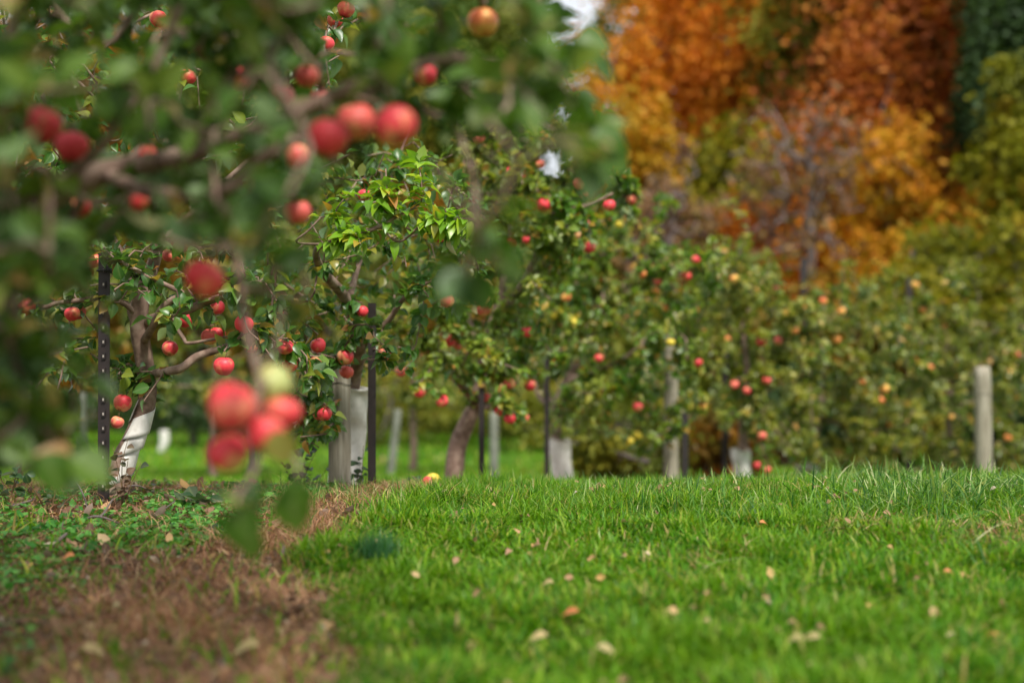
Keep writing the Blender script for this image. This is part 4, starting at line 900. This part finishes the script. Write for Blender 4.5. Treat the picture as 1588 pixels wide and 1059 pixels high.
twig([gg(268, 4.95), gg(280, 4.9, .02)], .004, 'tiny dark stick right end of the green mat')
twig([gg(10, 5.3, .02), gg(30, 5.3, .035), gg(60, 5.4, .04)], .008, 'grey fallen stick at the far left edge')
twig([gg(195, 5.6, .05), gg(215, 5.6, .07), gg(240, 5.7, .05)], .005, 'brown stick lying behind the steel post foot')
twig([gg(110, 5.2, .16), gg(128, 5.2, .12), gg(140, 5.2, .06), gg(145, 5.2, .0)], .004, 'bent straw coloured stem arching down to the green mat')
m_pale = leaf_mat("fallen_pale", [(0, (.34, .28, .12)), (1, (.45, .34, .16))], under=(.4, .33, .2), rough=.6, transl=.15)
m_rust = leaf_mat("fallen_rust", [(0, (.45, .13, .05)), (1, (.5, .2, .06))], under=(.4, .2, .12), rough=.6, transl=.15)
FL = [(1253, 990, 'm', .05, 'pale yellow leaf at left of the near pair in the grass'), (1280, 988, 'm', .055, 'pale yellow leaf at right of the near pair in the grass'), (862, 903, 'm', .04, 'pale leaf lying left of the middle grass'),
      (920, 1003, 'm', .05, 'pale leaf near the bottom centre'), (903, 948, 'r', .05, 'rust red leaf near the bottom centre'), (855, 985, 'm', .05, 'cream leaf left of the bottom centre pale one'),
      (1555, 985, 'r', .045, 'rust leaf near the right bottom edge'), (1175, 810, 'r', .04, 'rust leaf in the middle grass below the crest'), (575, 840, 'm', .045, 'pale leaf at the foot of the dark feathery tuft'),
      (1460, 885, 'r', .035, 'orange leaf below the brown patch at right'), (410, 1000, 'm', .07, 'long cream leaf on the brown grass edge'), (120, 1005, 'm', .06, 'long cream leaf on dark litter at bottom left'), (120, 862, 'r', .05, 'orange brown leaf on litter left of the brown grass'),
      (190, 940, 'm', .05, 'whitish leaf in the dark litter at left')]
for (x_, y_, c_, L_, lb) in FL:
    lo, hi = 1.5, 7.0
    for _ in range(40):
        mid_ = (lo+hi)/2; p = P(x_, y_, mid_)
        if p[2] < gz(p[0], p[1])+.06: hi = mid_
        else: lo = mid_
    p = P(x_, y_, lo); Vv, Qv, Tv, rv, mv = leaves(LEAF_HI, np.zeros((1, 3)), np.array([[random.choice((-1, 1)), random.uniform(-.5, .5), .15]]), np.array([[.1, -.5, 1.]]), np.array([L_]), .5, wid=.62)
    o = link('fallen_leaf', rawmesh('fallen_leaf', Vv, [Qv, Tv], {'rnd': rv, 'mid': mv}), m_pale if c_ == 'm' else m_rust); o.location = tuple(p); tag(o, lb, 'leaf', 'fallen leaves lying in the grass')

# ================================================================== AUTUMN WOOD
def pal(*c):
    n = len(c); return [(i/(n-1), k) for i, k in enumerate(c)]
PALS = {
 'orange': pal((.12, .11, .012), (.34, .09, .01), (.52, .15, .012), (.66, .23, .018), (.70, .34, .03), (.55, .17, .06)),
 'rust': pal((.10, .09, .012), (.20, .05, .015), (.34, .09, .02), (.46, .13, .022), (.50, .20, .03), (.42, .15, .07)),
 'gold': pal((.16, .12, .01), (.30, .19, .01), (.46, .26, .015), (.52, .20, .015), (.55, .33, .03)),
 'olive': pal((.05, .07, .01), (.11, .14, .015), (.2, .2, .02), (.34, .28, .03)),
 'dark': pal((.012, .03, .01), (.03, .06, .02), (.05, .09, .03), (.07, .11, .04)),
 'green': pal((.03, .07, .015), (.06, .13, .025), (.11, .19, .04), (.2, .24, .06)),
 'lime': pal((.07, .08, .006), (.14, .15, .008), (.25, .23, .01), (.36, .22, .02)),
 'bronze': pal((.05, .05, .008), (.13, .09, .01), (.26, .13, .012), (.38, .17, .015), (.40, .13, .02)),
 'mauve': pal((.10, .05, .03), (.20, .10, .06), (.28, .16, .07), (.26, .2, .05))}
PM = {k: leaf_mat("wood_"+k, v, under=None, rib=0, transl=.3, rough=.6, spec=.2) for k, v in PALS.items()}
def wood_tree(px, ytop, ybot, wpx, Y, pl, label, dens=1.0, name='tree', cat='tree', bark=None, hgt=None, clumps=60, lsz=.19, bare=False, ground_off=0):
    base = P(px, 640, Y); base[2] = gz(base[0], base[1])-.1
    top = P(px, ytop, Y)[2]; bot = max(P(px, ybot, Y)[2], base[2]+.2); rx = wpx/2*Y/FPX; rz = (top-bot)/2; cz = (top+bot)/2
    t = empty(name, base, label, cat, None)
    c = np.array([base[0], base[1], cz]); C_ = []
    p1, p2 = R.uniform(0, 6, 2)
    while len(C_) < clumps:
        q = rdirs(1)[0]; a_ = math.atan2(q[2], q[0]); f = 1+.20*math.sin(2*a_+p1)+.16*math.sin(5*a_+p2)
        q = q*f*R.uniform(.12, 1.0)**.5*(1.22 if R.random() < .15 else .92); C_.append(c+q*np.array([rx, rx*.8, rz]))
    H = top-base[2]
    seeds = [([base, base+np.array([R.normal(0, .01)*H, 0, H*.25]), base+np.array([R.normal(0, .02)*H, 0, H*.5]), base+np.array([R.normal(0, .02)*H, 0, H*.86])], [.016*H+.03, .012*H+.02, .008*H, .02], None)]
    tg = list(C_)
    if bare: tg += [c+rdirs(1)[0]*R.uniform(.3, 1)*np.array([rx, rx*.8, rz]) for _ in range(150)]
    pos, par, tips, rmin, ns = grow(seeds, tg, step=H*.05)
    rd_, cnt = radii(par, tips, rmin, .016 if not bare else .010, .012)
    skeleton(t, pos, par, rd_, cnt, bark or BARKD, 4, 5)
    n = int(21000*(dens if bare else max(dens, .8))*max(.35, rx*rz/9)); n = min(n, 60000)
    ci = R.integers(0, clumps, n); rr = R.uniform(.10, .27, clumps)[ci]
    an = R.uniform(.6, 1.5, (clumps, 3))[ci]; g = R.normal(0, .58, (n, 3))*an*rr[:, None]*np.array([rx, rx, rz*.8])*1.25
    B = np.array(C_)[ci]+g
    nn = unit(np.array([0, 0, .6])+rdirs(n))
    cl = leaves(LEAF_LO, B, rdirs(n)+np.array([0, 0, -.3]), nn, R.uniform(.7, 1.3, n)*lsz, .1, wid=.95)
    # clump-wise colour drift: each spray of the crown has turned to its own degree
    cv = R.random(clumps)[ci]; rn = np.repeat(np.clip(.7*cv+.3*R.random(n), 0, 1), 4)
    leafobj('crown', [(cl[0], cl[1], cl[2], rn, cl[4])], PM[pl], t, base)
W = wood_tree
W(1000, -150, 130, 150, 50, 'green', 'tall dark green tree beside the bright gap in the sky', .5, clumps=60)
W(985, 135, 370, 165, 36, 'gold', 'small golden tree just right of the sky gap', .9)
W(1125, -160, 340, 370, 42, 'orange', 'big bright orange maple right of the sky gap', .85, clumps=110)
W(1262, -160, 260, 230, 39, 'olive', 'tall olive green tree between the orange and rust ones', .9, clumps=70)
W(1420, -180, 380, 440, 38, 'rust', 'huge rust red tree filling the upper right', 1.2, clumps=150)
W(1590, -160, 330, 200, 33, 'dark', 'near black evergreen tree in the upper right corner', 1.5, clumps=64)
W(1600, 130, 420, 190, 30, 'lime', 'yellow green tree at the right edge below the dark evergreen', .55, clumps=50)
W(1130, 180, 450, 300, 37, 'lime', 'yellow green tree under the orange maple', .7, clumps=60)
W(1235, 150, 430, 240, 31, 'mauve', 'half bare mauve grey tree with a slender pale trunk', .10, bark=BARKG, bare=True, name='bare_tree')
W(1035, 240, 470, 170, 31, 'mauve', 'thin mauve brown bare tree behind the left part of the bright wood', .14, bark=BARKG, bare=True, name='bare_tree')
W(1370, 220, 500, 320, 34, 'gold', 'bronze gold tree below the huge rust one', 1.0, clumps=70)
W(1185, 310, 560, 240, 34, 'orange', 'low orange tree behind the thin stakes', .8)
W(1500, 330, 560, 250, 24, 'lime', 'yellow green bushy tree behind the short dark stake', .55, clumps=50, lsz=.12)
W(1340, 400, 620, 260, 27, 'bronze', 'low bronze bush behind the low dense apple tree', .9, name='bush', cat='bush')
W(1590, 420, 640, 190, 24, 'olive', 'olive bush at the right edge behind the grey post', .9, name='bush', cat='bush')
W(1090, 430, 660, 280, 29, 'olive', 'olive bush behind the pale pole', .9, name='bush', cat='bush')
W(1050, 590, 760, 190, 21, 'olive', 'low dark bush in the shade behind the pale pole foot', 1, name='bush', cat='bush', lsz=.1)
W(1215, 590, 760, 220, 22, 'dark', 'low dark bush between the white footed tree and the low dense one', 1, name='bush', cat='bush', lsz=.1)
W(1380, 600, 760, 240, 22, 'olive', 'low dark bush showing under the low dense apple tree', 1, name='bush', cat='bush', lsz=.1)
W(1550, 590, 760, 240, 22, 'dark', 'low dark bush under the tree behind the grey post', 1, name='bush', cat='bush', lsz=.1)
W(1510, 180, 440, 300, 44, 'rust', 'rust brown tree behind the yellow green one at right', 1.2, clumps=70)
W(1290, 200, 520, 260, 48, 'dark', 'dark tree deep in the wood behind the mauve one', 1.3, clumps=60)  # far dark trees here and below, added to block sky in crown gaps
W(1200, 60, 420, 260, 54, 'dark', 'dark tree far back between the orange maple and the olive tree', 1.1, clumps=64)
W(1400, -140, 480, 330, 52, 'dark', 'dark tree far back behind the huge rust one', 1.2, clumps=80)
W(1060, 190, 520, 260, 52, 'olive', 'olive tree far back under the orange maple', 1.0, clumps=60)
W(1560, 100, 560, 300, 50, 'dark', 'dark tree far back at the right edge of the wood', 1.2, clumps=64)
W(960, 630, 775, 240, 14.5, 'olive', 'low leafy shrub filling the gap behind the forked tree', .8, name='bush', cat='bush', lsz=.07)
W(1105, 640, 775, 200, 16, 'bronze', 'low brownish shrub behind the short stake and pale pole', .8, name='bush', cat='bush', lsz=.07)
W(920, 300, 650, 240, 38, 'olive', 'olive tree at the left end of the bright wood', .9)
W(680, -220, 500, 330, 46, 'green', 'green tree behind the high cluster', 1.0, clumps=90)
W(780, 250, 650, 300, 40, 'bronze', 'bronze tree behind the leaning trunk crown', .9)
W(520, -60, 600, 380, 44, 'olive', 'olive tree behind the wooden post crown', .9, clumps=80)
W(300, -150, 600, 400, 46, 'green', 'green tree far behind the sharp left tree', .9, clumps=90)
W(80, -60, 620, 400, 42, 'bronze', 'brown gold tree far behind at the left edge', .9, clumps=80)
W(640, 560, 680, 420, 34, 'olive', 'olive hedge bush at the far edge of the back lawn, centre left', .9, name='bush', cat='bush', lsz=.12)
W(300, 570, 690, 420, 33, 'dark', 'dark hedge bush at the far edge of the back lawn behind the left trunk', .9, name='bush', cat='bush', lsz=.12)
W(870, 570, 700, 300, 30, 'olive', 'olive hedge bush at the far edge of the back lawn behind the forked tree', .9, name='bush', cat='bush', lsz=.12)
# far wood : one mass
n = 90000; x = R.uniform(-45, 60, n); y = 60+R.uniform(0, 14, n); hcap = 9.5+1.6*np.sin(x*.5)+1.3*np.sin(x*1.3+2)
z = gz(x, y)+R.random(n)*hcap
k = leaves(LEAF_LO, np.stack([x, y, z], 1), rdirs(n), unit(np.array([0, -.3, .5])+rdirs(n)), R.uniform(.45, .8, n), .1)
o = leafobj('far_wood', [k], PM['bronze'], None, 0); tag(o, 'far low mass of brown woodland behind all the trees', 'woodland', kind='stuff')
